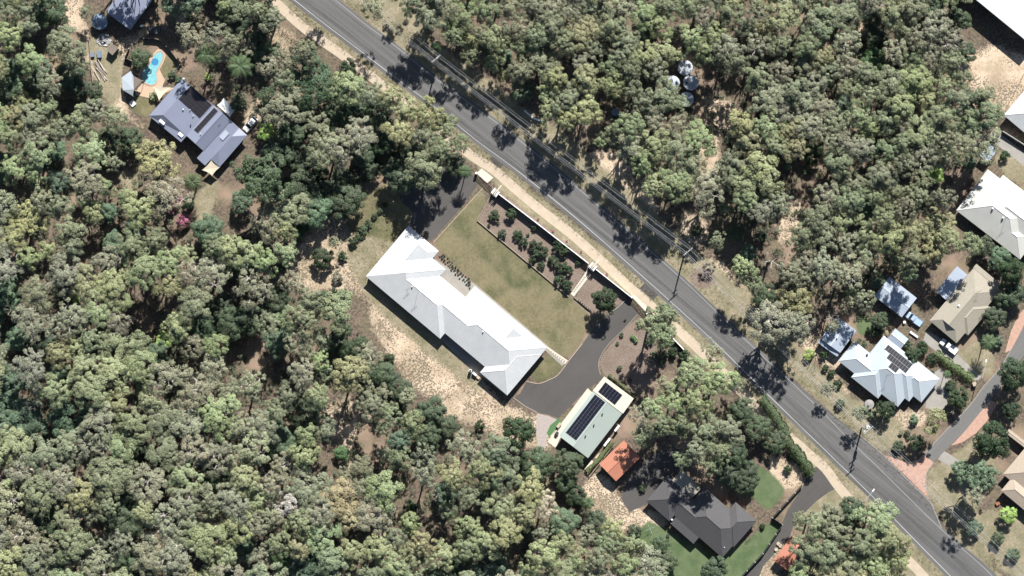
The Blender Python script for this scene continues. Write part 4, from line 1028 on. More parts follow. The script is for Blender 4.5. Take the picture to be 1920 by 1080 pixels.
def clumps(centers, radii, per, leaf, flat=.75, up=.5, jit=.35):
    C = []; N = []; Z = []
    for c, r in zip(centers, radii):
        k = max(6, int(per * RNG.uniform(.75, 1.25))); d = sph(k); d[:, 2] = np.where(d[:, 2] < -.25, -d[:, 2], d[:, 2])
        rr = r * (1 - jit * RNG.random(k) ** 1.5)
        C.append(np.array(c) + d * rr[:, None] * np.array([1, 1, flat])); n = d + RNG.normal(size=(k, 3)) * .55; n[:, 2] += up; N.append(n); Z.append(leaf * RNG.uniform(.6, 1.3, k))
    return np.concatenate(C), np.concatenate(N), np.concatenate(Z)

def limb(m, a, b, r0, r1, wob=.06, seg=4):
    pts = []; a = Vector(a); b = Vector(b); L_ = (b - a).length
    for k in range(seg + 1):
        f = k / seg; p = a.lerp(b, f); w = math.sin(math.pi * f) * wob * L_; p += Vector((random.uniform(-w, w), random.uniform(-w, w), w * .6)); pts.append(p)
    m.tube(pts, [r0 + (r1 - r0) * k / seg for k in range(seg + 1)], 6); return pts

def make_euc(i, sparse=False, big=False):
    hr = 3.2 if not big else 2.2; zc = hr - .7; m = MB()
    nl = RNG.integers(5, 8) + (5 if big else 0); lobes = []
    a0 = RNG.uniform(0, 6.3)
    for k in range(nl):
        a = a0 + 2 * math.pi * k / nl + RNG.uniform(-.3, .3); r = RNG.uniform(.42, .72)
        if big and k % 2: r *= .55
        lobes.append(np.array([r * math.cos(a), r * math.sin(a), zc + RNG.uniform(-.3, .15) + (1 - r) * .75 - .1]))
    lobes.append(np.array([RNG.uniform(-.15, .15), RNG.uniform(-.15, .15), zc + .35]))
    if not sparse: lobes.append(np.array([RNG.uniform(-.3, .3), RNG.uniform(-.3, .3), zc + .1]))
    fork = Vector((0, 0, hr * .42)); limb(m, (0, 0, 0), fork, .075, .055, .03)
    cc = []; cr = []
    for lb in lobes:
        tip = Vector(lb) - Vector((0, 0, .12)); pts = limb(m, fork, tip, .04, .014, .08)
        R = RNG.uniform(.27, .40) * (.8 if big else 1); nk = RNG.integers(8, 13) if not sparse else RNG.integers(7, 11)
        d = sph(nk); d[:, 2] = np.abs(d[:, 2]) * .9 - .15
        for q in d:
            c = lb + q * R * np.array([1, 1, .75]) * RNG.uniform(.75, 1.1); cc.append(c); cr.append(RNG.uniform(.10, .20) * (.72 if big else 1))
            if sparse or RNG.random() < .3: limb(m, tip, c, .012, .004, .1, 3)
    if sparse: C, N, Z = clumps(cc, np.array(cr) * .95, 62, .046, .75, .6, .5)
    else: C, N, Z = clumps(cc, cr, 88 if not big else 90, .046 if not big else .036, .85, .6, .38)
    cd = C - np.array([0, 0, zc - .35]); cd /= np.linalg.norm(cd, axis=1, keepdims=True) + 1e-9; N = N / (np.linalg.norm(N, axis=1, keepdims=True) + 1e-9) + cd * .75
    return leaf_mesh('crown', C, N, Z, 'leaf'), m.mesh('trunk', 'palebark' if sparse else 'bark')

def make_broad(i, fine=False):
    hr = 1.75 if not fine else 1.6; m = MB(); n = 86 if not fine else 190
    zc = hr - .62; d = sph(n * 2); d = d[d[:, 2] > -.25][:n]
    rad = 1 + .13 * np.sin(3 * np.arctan2(d[:, 1], d[:, 0]) + i) + .08 * np.sin(5 * np.arctan2(d[:, 1], d[:, 0]) + 2 * i) + RNG.normal(size=len(d)) * .07
    rr = RNG.random(len(d)) ** .35
    c = d * (rad * (.30 + .55 * rr))[:, None] * np.array([1, 1, .62 if not fine else .32]) + np.array([0, 0, zc + (.2 if fine else 0)])
    r = RNG.uniform(.14, .22, len(d)) if not fine else RNG.uniform(.08, .13, len(d))
    C, N, Z = clumps(c, r, 135 if not fine else 54, .046 if not fine else .034, .8 if not fine else .5, .6, .25)
    cd = C - np.array([0, 0, zc - .4]); cd /= np.linalg.norm(cd, axis=1, keepdims=True) + 1e-9; N = N / (np.linalg.norm(N, axis=1, keepdims=True) + 1e-9) + cd * .6
    limb(m, (0, 0, 0), (0, 0, zc - .1), .08, .06, .03)
    for k in range(7):
        a = k * .9; limb(m, (0, 0, zc - .35), (.55 * math.cos(a), .55 * math.sin(a), zc + .1), .04, .012, .06)
    return leaf_mesh('crown', C, N, Z, 'leaf'), m.mesh('trunk', 'darkbark')
def make_bush(i, dense=True):
    n = 34 if dense else 22; d = sph(n * 2); d = d[d[:, 2] > -.3][:n]
    c = d * (RNG.uniform(.45, .82, len(d)))[:, None] * np.array([1, 1, .95]) + np.array([0, 0, .75])
    C, N, Z = clumps(c, RNG.uniform(.2, .32, len(d)), 60 if dense else 36, .10 if dense else .09, .85, .5, .6)
    return leaf_mesh('foliage', C, N, Z, 'leaf'), None
def make_palm(i, nf=22, hr=3.4):
    m = MB(); t_ = MB()
    t_.tube([(0, 0, 0), (.04, .02, hr * .5), (0, 0, hr - .05)], [.08, .06, .055], 8)
    for k in range(nf):
        a = 2 * math.pi * k / nf * 1.0 + random.uniform(-.12, .12); el = random.uniform(.1, 1.0); L_ = random.uniform(.85, 1.05); prev = None; seg = 9
        for q in range(seg + 1):
            f = q / seg; r = L_ * (f if el < .6 else f * .85); z = hr + el * .55 * f - (.55 + .25 * (1 - el)) * f * f
            p = Vector((math.cos(a) * r, math.sin(a) * r, z)); s_ = Vector((-math.sin(a), math.cos(a), 0))
            w = .20 * math.sin(math.pi * min(1, .12 + f * .88)) ** .7 + .01
            if prev:
                pp, pw = prev; e = (p - pp) * .75; back = (p - pp) * .9
                for sg in (-1, 1):
                    for h_ in (0, .5):
                        b0 = pp.lerp(p, h_); ww = pw + (w - pw) * h_
                        m.quad(b0, b0 + e * .45, b0 + s_ * sg * ww + back * 1.1 - Vector((0, 0, ww * .45)), b0 + s_ * sg * ww + back * .8 - Vector((0, 0, ww * .5)))
            prev = (p, w)
    me = m.mesh('fronds', 'leaf'); return me, t_.mesh('trunk', 'darkbark')
def make_dead(i):
    m = MB()
    def br(p, d, L_, r, dep):
        q = p + d * L_; limb(m, p, q, r, r * .6, .06, 3)
        if dep == 0: return
        for _ in range(3):
            nd = (d + Vector((random.uniform(-.8, .8), random.uniform(-.8, .8), random.uniform(-.25, .5)))).normalized(); br(q, nd, L_ * .62, r * .55, dep - 1)
    m.tube([(0, 0, 0), (.03, 0, 1.6)], [.07, .045], 7)
    for k in range(5):
        a = k * 1.26; br(Vector((.03, 0, 1.5)), Vector((math.cos(a), math.sin(a), .55)).normalized(), .45, .03, 3)
    return m.mesh('branches', 'palebark'), None

VAR = {'E': [make_euc(i) for i in range(9)], 'S': [make_euc(i, True) for i in range(6)], 'B': [make_euc(i, big=True) for i in range(3)],
       'D': [make_broad(i) for i in range(7)], 'F': [make_broad(i, True) for i in range(2)], 'b': [make_bush(i) for i in range(5)], 's': [make_bush(i, False) for i in range(3)],
       'P': [make_palm(i) for i in range(3)], 'X': [make_dead(i) for i in range(3)]}
HR = {'E': 3.2, 'S': 3.2, 'B': 2.2, 'D': 1.75, 'F': 1.6, 'b': 1.6, 's': 1.6, 'P': 3.4, 'X': 2.4}
# colour words, leaf colour, form
COL = {'g': ('grey-green', (.142, .163, .092), 'E'), 'y': ('olive', (.195, .208, .100), 'E'), 'b': ('bright green', (.182, .218, .108), 'E'),
       't': ('brownish grey', (.170, .177, .112), 'S'), 'k': ('golden brown', (.235, .218, .110), 'E'), 'c': ('cream-tipped', (.27, .25, .16), 'E'),
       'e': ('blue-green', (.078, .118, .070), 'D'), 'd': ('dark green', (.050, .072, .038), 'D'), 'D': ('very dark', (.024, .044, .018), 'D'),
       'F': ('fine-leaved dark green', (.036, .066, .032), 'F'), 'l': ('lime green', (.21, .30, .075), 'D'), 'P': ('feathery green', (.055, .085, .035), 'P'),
       'p': ('pink-flowering', (.16, .12, .09), 'p'), 'X': ('bare grey', (.5, .46, .4), 'X'), 'G': ('large grey-green', (.150, .165, .090), 'B'), 'Y': ('large olive', (.195, .20, .092), 'B')}
TREES = """
87,200,28,b 145,226,30,b 168,288,38,b 105,283,22,e 15,258,26,b 20,222,26,y 52,262,22,t 28,315,30,b 66,338,20,b 106,340,26,e 213,223,26,g 243,262,28,d
293,298,50,Y 160,375,22,b 196,352,21,b 176,402,22,y 205,398,20,e 213,457,26,e 252,432,22,e 290,452,26,g 50,410,46,Y 115,388,26,g 22,450,28,y 130,430,32,g
55,485,24,b 90,470,22,y 133,464,26,g 200,495,34,t 490,335,62,d* 452,378,24,e 500,248,19,l 545,255,28,d 580,152,58,F 592,236,28,g 625,272,32,t 500,415,36,t
532,432,22,y 390,432,34,e 352,380,15,d 430,470,32,b 467,474,28,b 315,490,34,b 352,478,22,b 400,466,26,g 497,490,28,b 234,370,18,b 20,168,26,e
22,25,26,g 52,18,24,g 20,68,28,b 52,50,22,g 122,82,36,g 142,112,26,g 58,112,30,b 78,132,24,e 24,128,24,e 130,142,30,d 150,166,24,d 176,170,18,d 8,190,20,e
425,15,22,b 447,22,26,g 482,22,26,g 507,34,28,g 435,75,22,g 462,92,18,t 505,130,26,t 532,112,22,t 500,180,20,F 655,166,34,b 652,126,18,D 575,215,20,e
600,262,24,g 672,250,36,t 730,182,24,y 760,206,30,y 800,215,32,y 832,238,28,g 750,245,32,y 860,266,20,g 795,256,30,g 560,300,28,d 640,292,26,t 640,332,22,d
682,292,26,d 694,322,18,d 665,340,16,d 850,308,22,d 835,282,22,g 617,383,12,b 262,110,22,d 345,55,15,t 160,22,14,g 720,268,24,d 600,330,20,D 620,210,18,d
926,75,26,b 948,57,22,g 979,92,22,b 926,114,20,b 948,105,16,e 909,66,22,g 944,141,14,y 979,167,25,e 1001,18,28,g 953,15,26,g 913,20,26,g 1032,53,30,g
1010,68,28,g 1054,80,26,g 1071,26,26,t 1111,18,30,g 1146,53,28,g 1172,75,28,g 1164,103,26,t 1120,88,26,t 1093,119,26,t 1146,127,26,g 1181,132,26,g 1208,26,34,b
1236,44,30,b 1208,60,24,e 1256,13,26,g 1247,97,32,y 1291,13,26,g 1296,70,26,b 1338,66,25,b 1322,92,24,b 1322,38,26,t 1366,90,28,t 1366,22,28,g 1400,52,24,g
1419,24,24,t 1471,31,36,y 1515,10,24,g 1524,46,30,g 1384,118,26,g 1419,88,28,t 1463,84,26,g 1419,145,28,g 1463,132,26,t 1515,88,28,g 1507,127,26,g
1041,149,26,y 1098,149,30,y 1146,160,24,y 1185,162,24,g 1027,176,22,b 1032,211,26,b 1098,206,34,y 1064,222,24,y 1243,180,34,g 1276,196,20,g 1208,193,24,g
1221,222,28,t 1181,237,30,g 1146,255,22,g 1124,264,14,b 1269,237,26,t 1225,272,32,b 1203,308,26,b 1309,264,36,b 1296,308,28,g 1265,338,28,b 1225,350,24,b
1384,233,28,y 1397,264,34,y 1441,237,34,b 1454,272,28,g 1379,308,28,g 1427,316,38,y 1366,336,24,g 1400,350,32,b 1441,345,28,b 1507,198,34,t 1471,207,30,t
1515,237,30,t 1524,286,22,D 1476,310,12,e 1544,26,28,g 1539,57,28,g 1588,79,30,t 1539,105,26,y 1508,112,22,g 1588,127,28,t 1640,114,28,l~ 1645,72,24,d
1636,37,22,d 1676,26,30,g 1711,20,30,g 1698,57,24,g 1746,18,24,d 1680,101,28,t 1720,72,26,t 1746,94,30,t 1785,79,28,t 1795,38,28,d 1812,97,22,d 1785,119,26,g
1715,150,36,b 1803,147,22,g 1772,163,28,g 1743,130,20,t 1632,176,26,t 1583,195,22,e 1552,134,24,t 1526,167,30,t 1491,172,28,g 1539,202,30,t 1566,229,28,t
1684,202,32,b 1660,229,26,g 1737,209,13,b 1733,248,38,b 1632,240,26,y 1794,189,30,g 1829,189,26,d 1851,178,20,g 1856,217,30,g 1821,229,28,g 1794,275,28,t
1766,262,24,t 1765,300,20,t 1820,306,15,e 1588,272,28,t 1561,264,26,t 1570,308,32,g 1614,281,28,t 1658,284,28,g 1692,270,24,g 1596,343,30,g 1654,332,32,g
1696,310,24,t 1755,326,18,l 1728,342,24,g 1676,358,28,g 1640,366,26,g 1768,370,24,t 1720,372,26,g 1596,374,28,g 1583,407,34,b 1624,392,26,e 1654,410,28,g
1627,442,25,b 1692,392,26,t 1531,407,30,g 1544,440,30,g 1507,440,28,g 1588,455,28,t 1755,425,42,Y 1746,468,38,Y 1704,436,28,y 1782,455,24,b 1680,486,16,b
1702,517,18,b 1818,457,26,g 1847,462,22,d 1873,482,24,e 1897,508,28,D 1904,550,26,d 1620,488,26,t 1544,500,32,t 1509,525,24,t 1480,512,26,t 1495,566,42,Y
1600,548,14,b 1645,526,18,e 1394,504,26,b 1403,473,18,e 1465,381,24,t 1359,389,15,b 1405,378,30,b 1425,442,16,d 1306,433,13,D 1900,440,0,g
1242,342,28,b 1274,350,30,b 700,12,26,t 775,8,24,g 745,-14,20,g 606,-26,24,g 870,32,28,g 852,70,22,g 838,10,26,t 884,104,20,g 1345,452,18,t 1325,398,20,t 1382,436,20,d 1224,606,32,g 1251,592,24,g 1243,632,24,g 822,282,26,g 772,287,28,d 742,298,18,d 250,-60,30,t 292,-52,30,g 345,-55,32,t 385,-45,28,d 418,-70,30,g 205,-70,30,t 1240,800,24,g 1300,880,0,g 1225,606,0,g 1246,588,20,d 1252,620,18,g 1336,659,22,t 1303,704,36,b 1348,712,34,b 1378,716,20,g 1252,727,24,g 1224,766,28,b 1266,749,30,b 1308,752,30,b
1202,783,26,t 1204,818,22,g 1325,808,34,g 1364,810,32,g 1280,795,26,g 1391,770,28,d 1420,802,28,d 1454,830,24,d 1378,852,30,d 1402,889,26,d 1346,846,28,g
1304,846,26,g 1334,874,26,g 1368,890,26,d 1398,908,22,d 1280,862,20,g 1600,960,30,d 1555,965,28,g 1527,985,32,g 1500,975,16,g 1565,1000,32,g 1652,1015,34,y 1615,1022,32,g 1552,1040,34,g 1677,1017,28,y 1682,1052,28,y
1640,1062,32,b 1500,1075,24,b 1592,1066,30,g 1835,894,42,e* 1802,880,20,e 1864,828,38,D 1826,932,22,t 1892,966,18,l 1827,990,18,e 1872,1010,16,d 1900,1040,16,e
1890,555,26,d 1866,597,24,d 1871,640,14,e 1903,702,34,D 1897,770,20,D 1797,747,22,D 1784,724,14,D 1755,782,20,y 1662,768,20,D 1612,773,18,g 1637,778,10,e
1576,757,11,d 1552,727,15,g 1517,665,13,l 1650,600,18,d 1645,622,15,D 1657,625,10,c 1615,645,12,d 1712,665,17,D 1730,652,15,D 1702,642,13,d 1717,830,18,D
1687,837,14,d 1745,805,15,y 1622,560,22,t 1560,612,14,g 1545,665,10,D 1590,572,16,t
597,743,28,b 697,762,28,g 717,802,15,g 753,763,12,D 750,730,24,d 730,712,22,d 764,746,18,t 810,772,30,d 838,800,24,d 773,793,26,g 970,812,34,D 750,827,24,e
797,850,24,t 870,840,36,t 797,887,30,t 847,890,28,y 907,882,34,y 953,892,28,g 1007,873,38,d 1067,870,30,d 1020,947,32,c 940,953,34,b 883,933,26,g 840,960,20,g
880,990,28,b 913,1020,32,b 1057,980,32,e 987,997,22,d 1023,1042,36,b 993,1064,22,b 863,1063,26,d 723,917,42,b 680,877,28,g 637,933,44,k 657,972,30,k
723,855,18,g 640,850,16,l~ 570,853,30,b 573,817,24,b 607,807,26,g 493,797,34,t 520,768,28,g 460,803,30,t 533,870,30,t 457,900,30,b 513,907,30,t
540,950,32,X! 480,987,28,t 560,980,30,g 523,1020,26,g 457,1030,26,e 530,1053,24,l~ 657,1037,30,y 713,1030,34,y 773,1050,36,y 790,1018,28,y 740,1006,24,g
767,980,22,b 773,953,13,D 1237,1022,20,d 1250,1052,22,d 1185,1024,24,b 1190,996,16,d 1120,980,24,d 1140,1020,26,g 1100,1008,22,t 1122,1050,26,g 1172,1060,28,b
1340,1070,28,d 1080,932,22,D 1060,905,22,d 1085,1050,24,b
307,637,18,l 143,563,10,l 280,750,26,b 267,724,20,b 33,637,28,e 83,643,26,d 57,690,38,t 113,697,20,e 143,650,24,y 293,663,26,e 75,735,22,b
433,606,36,d 383,618,30,d 417,575,28,d 467,600,34,d 517,560,32,d 540,600,26,g 567,600,32,g 563,648,30,t 600,677,22,b 630,645,26,d 655,660,26,D 638,620,22,d
680,640,14,d 720,700,26,d 692,700,22,d 610,700,20,g 567,700,30,t 605,556,14,d 627,548,10,D 470,725,30,t 430,735,26,g 400,690,30,t 365,650,26,t 605,640,20,g
"""
LANDMARKS = [((340,230),'the lavender solar house'),((285,128),'the swimming pool'),((225,20),'the lavender machinery shed'),((340,400),'the pink-flowering shrubs'),((640,100),'the top of footpath'),
 ((820,120),'the upper power pole'),((700,420),'the row of small shrubs'),((800,330),'the upper driveway'),((1284,155),'the four metal tanks'),((1290,480),'the middle power pole'),
 ((1100,330),'the upper side of road'),((820,560),'the long white house'),((640,790),'the tan clearing'),((1100,790),'the green solar shed'),((1160,865),'the orange garage'),((1300,960),'the charcoal tiled house'),
 ((1480,420),'the sandy right gap'),((1500,330),'the shaded right hollow'),((1572,630),'the left blue-grey shed'),((1680,700),'the blue white house'),((1678,560),'the large dappled shed'),
 ((1805,575),'the beige tiled house'),((1860,400),'the cream house'),((1855,55),'the two tall palms'),((1900,230),'the right-edge white house'),((1640,15),'the brown shed at top edge'),((1860,860),'the side road'),
 ((1900,900),'the lower right tan house'),((1480,1035),'the small orange shed'),((1600,900),'the lower footpath'),((0,0),'the top left corner'),((0,250),'the upper left edge'),((0,500),'the left edge middle'),((0,760),'the lower left edge'),
 ((0,1080),'the bottom left corner'),((250,1080),'the lower left bottom edge'),((500,1080),'the bottom edge left of centre'),((750,1080),'the bottom edge centre'),((1000,1080),'the bottom edge right of centre'),
 ((280,585),'the dark gap in left bush'),((465,670),'the wide left gap'),((100,470),'the bare white snag at left'),((1000,0),'the top edge centre'),((1250,0),'the top edge right of centre'),((1450,0),'the top edge far right'),
 ((950,810),'the round dark hedge tree'),((637,933),'the golden brown crown'),((200,780),'the heart of left bush'),((1650,180),'the fresh green crown'),((1600,300),'the heart of right bush'),((200,940),'the deep lower left bush'),((400,840),'the mid lower left bush'),((150,600),'the mid left bush')]
plants = []   # records: root, px, py, r, colour word, kind
def copy_part(me, name, root, scale, color):
    o = bpy.data.objects.new(name, me); col.objects.link(o); o.parent = root; o.scale = scale; o.color = (*color, 1); return o
def jitter(c, a=.12):
    k = random.uniform(1 - a, 1 + a); return tuple(max(.01, min(.6, v * k * random.uniform(.94, 1.06))) for v in c)
def plant(px, py, r, key):
    mod = ''
    if key[-1] in '*~!': mod = key[-1]; key = key[:-1]
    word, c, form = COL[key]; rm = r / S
    small = r < 17 and form in 'EDS'
    if key == 'p': form = 'b'
    if small: form = 'b' if form == 'D' else ('b' if r < 13 else form)
    if mod == '*': form = 'B'
    if mod == '~': c = (.06, .115, .045); word = 'fresh green'; form = 'D'
    if mod == '!': form = 'S'; word = 'nearly bare grey'; c = (.30, .28, .24)
    rs = rm * {'E': 1.02, 'S': 1.05, 'B': 1.02, 'D': .98, 'F': 1.0, 'b': .95, 's': 1.0, 'P': 1.0, 'X': .9}[form]
    hh = HR[form] * rs
    zk = random.uniform(.88, 1.12)
    if form in 'ES': zk *= min(1.5, max(.85, 17.0 / hh)) if r > 20 else 1.15
    if form == 'D' and r < 17: zk *= .9
    if key == 'D' and r > 22: zk *= 1.4
    if form == 'b': zk *= .85
    if form == 'X': zk = 14.5 / hh
    zc = hh * zk * .8
    p = W(px, py, zc)
    kind = {'E': 'eucalyptus_tree', 'S': 'eucalyptus_tree', 'B': 'eucalyptus_tree', 'D': 'broadleaf_tree', 'F': 'broadleaf_tree', 'b': 'shrub', 's': 'shrub', 'P': 'palm_tree', 'X': 'dead_tree'}[form]
    if mod == '*': kind = 'broadleaf_tree'
    if key == 'p': kind = 'flowering_shrub'
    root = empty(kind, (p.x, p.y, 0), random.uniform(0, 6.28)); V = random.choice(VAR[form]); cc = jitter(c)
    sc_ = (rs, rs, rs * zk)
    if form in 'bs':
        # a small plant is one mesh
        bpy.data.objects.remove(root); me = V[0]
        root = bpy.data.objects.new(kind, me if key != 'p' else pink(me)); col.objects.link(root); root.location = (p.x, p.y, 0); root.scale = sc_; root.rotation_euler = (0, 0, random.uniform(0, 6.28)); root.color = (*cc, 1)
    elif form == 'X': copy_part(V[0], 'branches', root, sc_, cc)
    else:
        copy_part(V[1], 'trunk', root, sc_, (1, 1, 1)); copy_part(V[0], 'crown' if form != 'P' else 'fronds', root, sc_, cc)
    if mod == '!' : copy_part(VAR['X'][0][0], 'bare_branches', root, (rs, rs, rs * zk * 1.25), (1, 1, 1))
    plants.append([root, px, py, r, word, kind]); return root
_pk = {}
def pink(me):
    if me.name not in _pk:
        k = me.copy(); k.materials.clear(); k.materials.append(M['pinkleaf']); _pk[me.name] = k
    return _pk[me.name]
hand = []
for tok in TREES.split():
    x, y, r, k = tok.split(','); x, y, r = float(x), float(y), float(r)
    if r > 0: hand.append((x, y, r)); plant(x, y, r, k)
# fill the bush between the crowns read off the photograph
def inpoly(x, y, P):
    c = False
    for i in range(len(P)):
        x1, y1 = P[i]; x2, y2 = P[(i + 1) % len(P)]
        if (y1 > y) != (y2 > y) and x < (x2 - x1) * (y - y1) / (y2 - y1) + x1: c = not c
    return c
F1 = [(-30,-30),(95,-30),(110,60),(160,90),(160,190),(240,260),(330,350),(290,400),(380,440),(540,440),(545,520),(620,570),(690,640),(750,740),(870,800),(960,850),(1080,940),(1150,980),(1260,1060),(1250,1110),(-30,1110)]
F2 = [(800,-30),(800,50),(870,95),(960,150),(1080,225),(1160,270),(1200,350),(1260,380),(1360,400),(1440,470),(1480,590),(1600,560),(1640,520),(1740,490),(1780,400),(1830,300),(1860,240),(1830,190),(1790,130),(1800,-30)]
F3 = [(1520,960),(1620,950),(1700,1030),(1700,1110),(1490,1110),(1510,1040)]
GAPS = [(280,588,34),(268,560,20),(467,668,36),(505,700,24),(432,672,16),(190,432,20),(320,440,32),(240,335,26),(620,850,34),(640,800,38),(690,830,24),(655,770,30),(700,905,0),(1335,190,52),(1365,170,38),(1375,215,28),(1500,335,36),(1485,380,22),(1482,430,34),(1470,462,20),
        (1340,430,44),(1395,425,26),(1130,300,34),(1150,340,34),(1180,390,34),(1100,250,26),(1205,250,0),(1335,300,18),(1350,270,12),(1800,335,34),(1290,155,46),(1160,210,18),(1145,200,16),(980,215,22),(1060,260,30),(1640,490,24),(1665,540,20),(1430,480,30),(1450,520,22),(1790,150,0),(1800,430,14),(890,850,0),(770,900,18),(782,935,14),(800,985,26),(835,1000,20),(965,1045,18),(705,850,10),(560,430,0),(60,600,0),(15,960,0),(190,985,12),(1250,420,30),(1270,400,30),(150,20,30),(95,60,14),(1010,1000,0),(1105,900,20),(560,500,16),(620,540,14)]
def free(x, y, r, f=.62):
    for a, b_, c in hand:
        if (a - x) ** 2 + (b_ - y) ** 2 < (f * (c + r)) ** 2: return False
    return all((a - x) ** 2 + (b_ - y) ** 2 >= (c + r * .7) ** 2 for a, b_, c in GAPS if c)
nfill = 0
F4 = [(330,-30),(500,-30),(520,60),(560,90),(640,130),(720,200),(870,275),(850,320),(760,330),(700,340),(640,390),(520,400),(470,370),(500,250),(440,190),(400,150),(350,70)]
F6 = [(1400,500),(1480,590),(1640,600),(1600,560),(1530,600),(1500,640),(1440,600)]
GAPS += [(470,235,34),(388,105,16),(452,126,18),(380,160,22),(480,170,22),(535,65,26),(390,20,22),(705,330,20),(430,250,30),(410,165,30),(1560,588,40),(1610,565,24),(1530,640,20)]
random.seed(77)
for poly, keys in ((F1, 'ggttttyybbgtde'), (F2, 'ggggttttyyb'), (F3, 'ggyb'), (F4, 'ddegdtg'), (F6, 'tgd')):
    xs = [p[0] for p in poly]; ys = [p[1] for p in poly]
    cand = [(random.uniform(min(xs), max(xs)), random.uniform(min(ys), max(ys))) for _ in range(9000)]
    for rr in (40, 34, 27, 20):
        for x, y in cand:
            if not inpoly(x, y, poly): continue
            r = rr * random.uniform(.92, 1.1)
            if not free(x, y, r, .60 if rr > 20 else .68): continue
            k = random.choice(keys); hand.append((x, y, r)); plant(x, y, r, k); nfill += 1
print('FILL', nfill, 'TOTAL', len(plants))
# palms, dead trees, flowering and garden shrubs
for tok in """388,105,24,P 452,126,26,P 362,342,20,P 846,47,18,P 864,62,18,P 812,4,15,P 818,88,13,P 872,322,15,P 765,20,7,P 1852,642,17,P 1103,942,14,P 1775,702,9,P 1248,632,11,P 1243,646,10,P 545,1040,13,P
 343,415,17,p 328,384,12,p 320,395,9,p 335,372,8,p
 107,500,18,X 1449,490,26,X 1560,596,18,X 408,640,0,X 153,700,14,X 18,580,14,X 1660,165,14,X 240,600,14,X 385,975,18,X 250,800,17,X 60,760,15,X 330,880,16,X 140,860,15,X 600,1000,16,X 1480,150,15,X 1600,230,15,X 1120,60,14,X 1650,390,15,X 820,930,15,X 45,540,15,X 370,560,14,X 1250,240,14,X
 605,483,22,D 628,455,14,t 643,480,11,D 663,453,12,D 681,431,11,d 691,418,9,d 702,405,7,d 712,395,7,d 722,384,7,D 673,442,9,d 632,520,12,t 645,555,16,D 530,500,9,D 731,671,12,D 900,797,11,D
 926,404,12,D 959,401,14,D 942,438,10,d 971,441,11,D 982,454,10,D 1004,460,15,D 1017,472,13,D 1008,474,12,d 917,423,4,D 998,487,9,D 1015,498,9,D 1002,427,7,D 1045,461,12,D 1058,470,14,D 1037,488,12,D 1053,500,14,D 1067,507,10,D 1084,493,6,D 1050,525,12,D 1064,535,13,D
 1134,563,26,D 973,440,5,d 934,418,4,d 990,440,4,d
 1162,690,6,d 1166,628,5,d 1158,644,4,d 1184,698,0,d 1182,713,4,d 1247,665,9,D 1262,660,12,D 1285,668,14,D 287,180,10,b 300,176,8,l 322,140,10,d 335,150,9,d 390,145,9,l
 1715,787,11,e 1572,720,10,D 1885,291,12,D 1478,880,10,D 1490,852,12,D 1505,868,12,D 1514,888,10,D 1430,987,7,D 1590,640,9,D 1602,655,11,D 1748,672,12,D 1745,700,9,d 1702,812,7,d 1560,700,9,D 1548,690,8,D 1238,925,0,d 1205,915,9,d 1690,812,6,g 1724,712,0,D 1790,700,0,d 1172,600,3,d 950,372,2.5,p 978,395,2.5,p 1009,411,3,p 1037,433,3,p 1063,452,2.5,p 1090,472,2.5,p 1138,514,3,p 1216,578,6,t
 1218,640,9,D 1226,668,10,d 1240,676,9,d""".split():
    x, y, r, k = tok.split(','); 
    if float(r) > 0: plant(float(x), float(y), float(r), k)
# small clumping plants in the bed against the house
random.seed(9)
for i in range(46):
    f = (i % 16) / 15; g_ = (i // 16) / 2.6
    x = 824 + f * 58 + g_ * 9 + random.uniform(-1.5, 1.5); y = 482 + f * 50 - g_ * 6 + random.uniform(-1.5, 1.5) + 8 * f
    if x > 886: continue
    o = plant(x, y, random.uniform(1.6, 2.6), 'D'); plants.pop()
    tag(o, 'tiny dark clumping plant in the mulch bed against the long white house', 'shrub', 'small plants in the bed beside the white house')
def hedge(line, w, h, c, label):
    t = empty('hedge', W(*line[0])); C = []; N = []; Z = []
    L = t.location.copy()
    for a, b_ in zip(line, line[1:]):
        A, B = W(*a), W(*b_); ln = (B - A).length; d = (B - A).normalized(); s_ = Vector((-d.y, d.x, 0)); n = int(ln * (w + 2 * h) * 42)
        for _ in range(n):
            f = random.random(); u = random.uniform(-1, 1); edge = random.random()
            bulge = 1 + .18 * math.sin(f * ln * 1.9) + .1 * math.sin(f * ln * 4.1)
            if edge < .55: z = h * random.uniform(.86, 1.04) * (1 - .25 * u * u); q = u * w / 2 * bulge; nn = Vector((0, 0, 1)) + s_ * u
            else: sg = random.choice((-1, 1)); z = h * random.random(); q = sg * w / 2 * bulge * random.uniform(.85, 1.05); nn = s_ * sg + Vector((0, 0, .4))
            p = A.lerp(B, f) + s_ * q - L; C.append((p.x, p.y, z)); N.append((nn.x + random.uniform(-.5, .5), nn.y + random.uniform(-.5, .5), nn.z + random.uniform(-.3, .3))); Z.append(random.uniform(.14, .3))
    me = leaf_mesh('hedge', np.array(C), np.array(N), np.array(Z), 'leaf'); bpy.data.objects.remove(t)
    o = bpy.data.objects.new('hedge', me); col.objects.link(o); o.location = L; o.color = (*c, 1); tag(o, label, 'hedge')
hedge([(1752,662),(1790,690),(1822,712)], 2.2, 1.8, (.085,.12,.045), 'clipped green hedge beside the white ute driveway')
hedge([(1141,703),(1168,724),(1192,746)], .9, 1.2, (.09,.10,.045), 'narrow low hedge along the carport end of green shed')
hedge([(1100,884),(1125,858),(1148,828)], 1.2, 1.3, (.10,.12,.05), 'narrow hedge between the green shed and orange garage')
hedge([(1470,822),(1495,850),(1520,888)], 2.8, 3.0, (.05,.075,.03), 'tall dark hedge beside the lower footpath')
hedge([(556,442),(580,420),(605,397)], 3.4, 3.5, (.045,.075,.035), 'long dark clipped hedge left of the sandy yard')
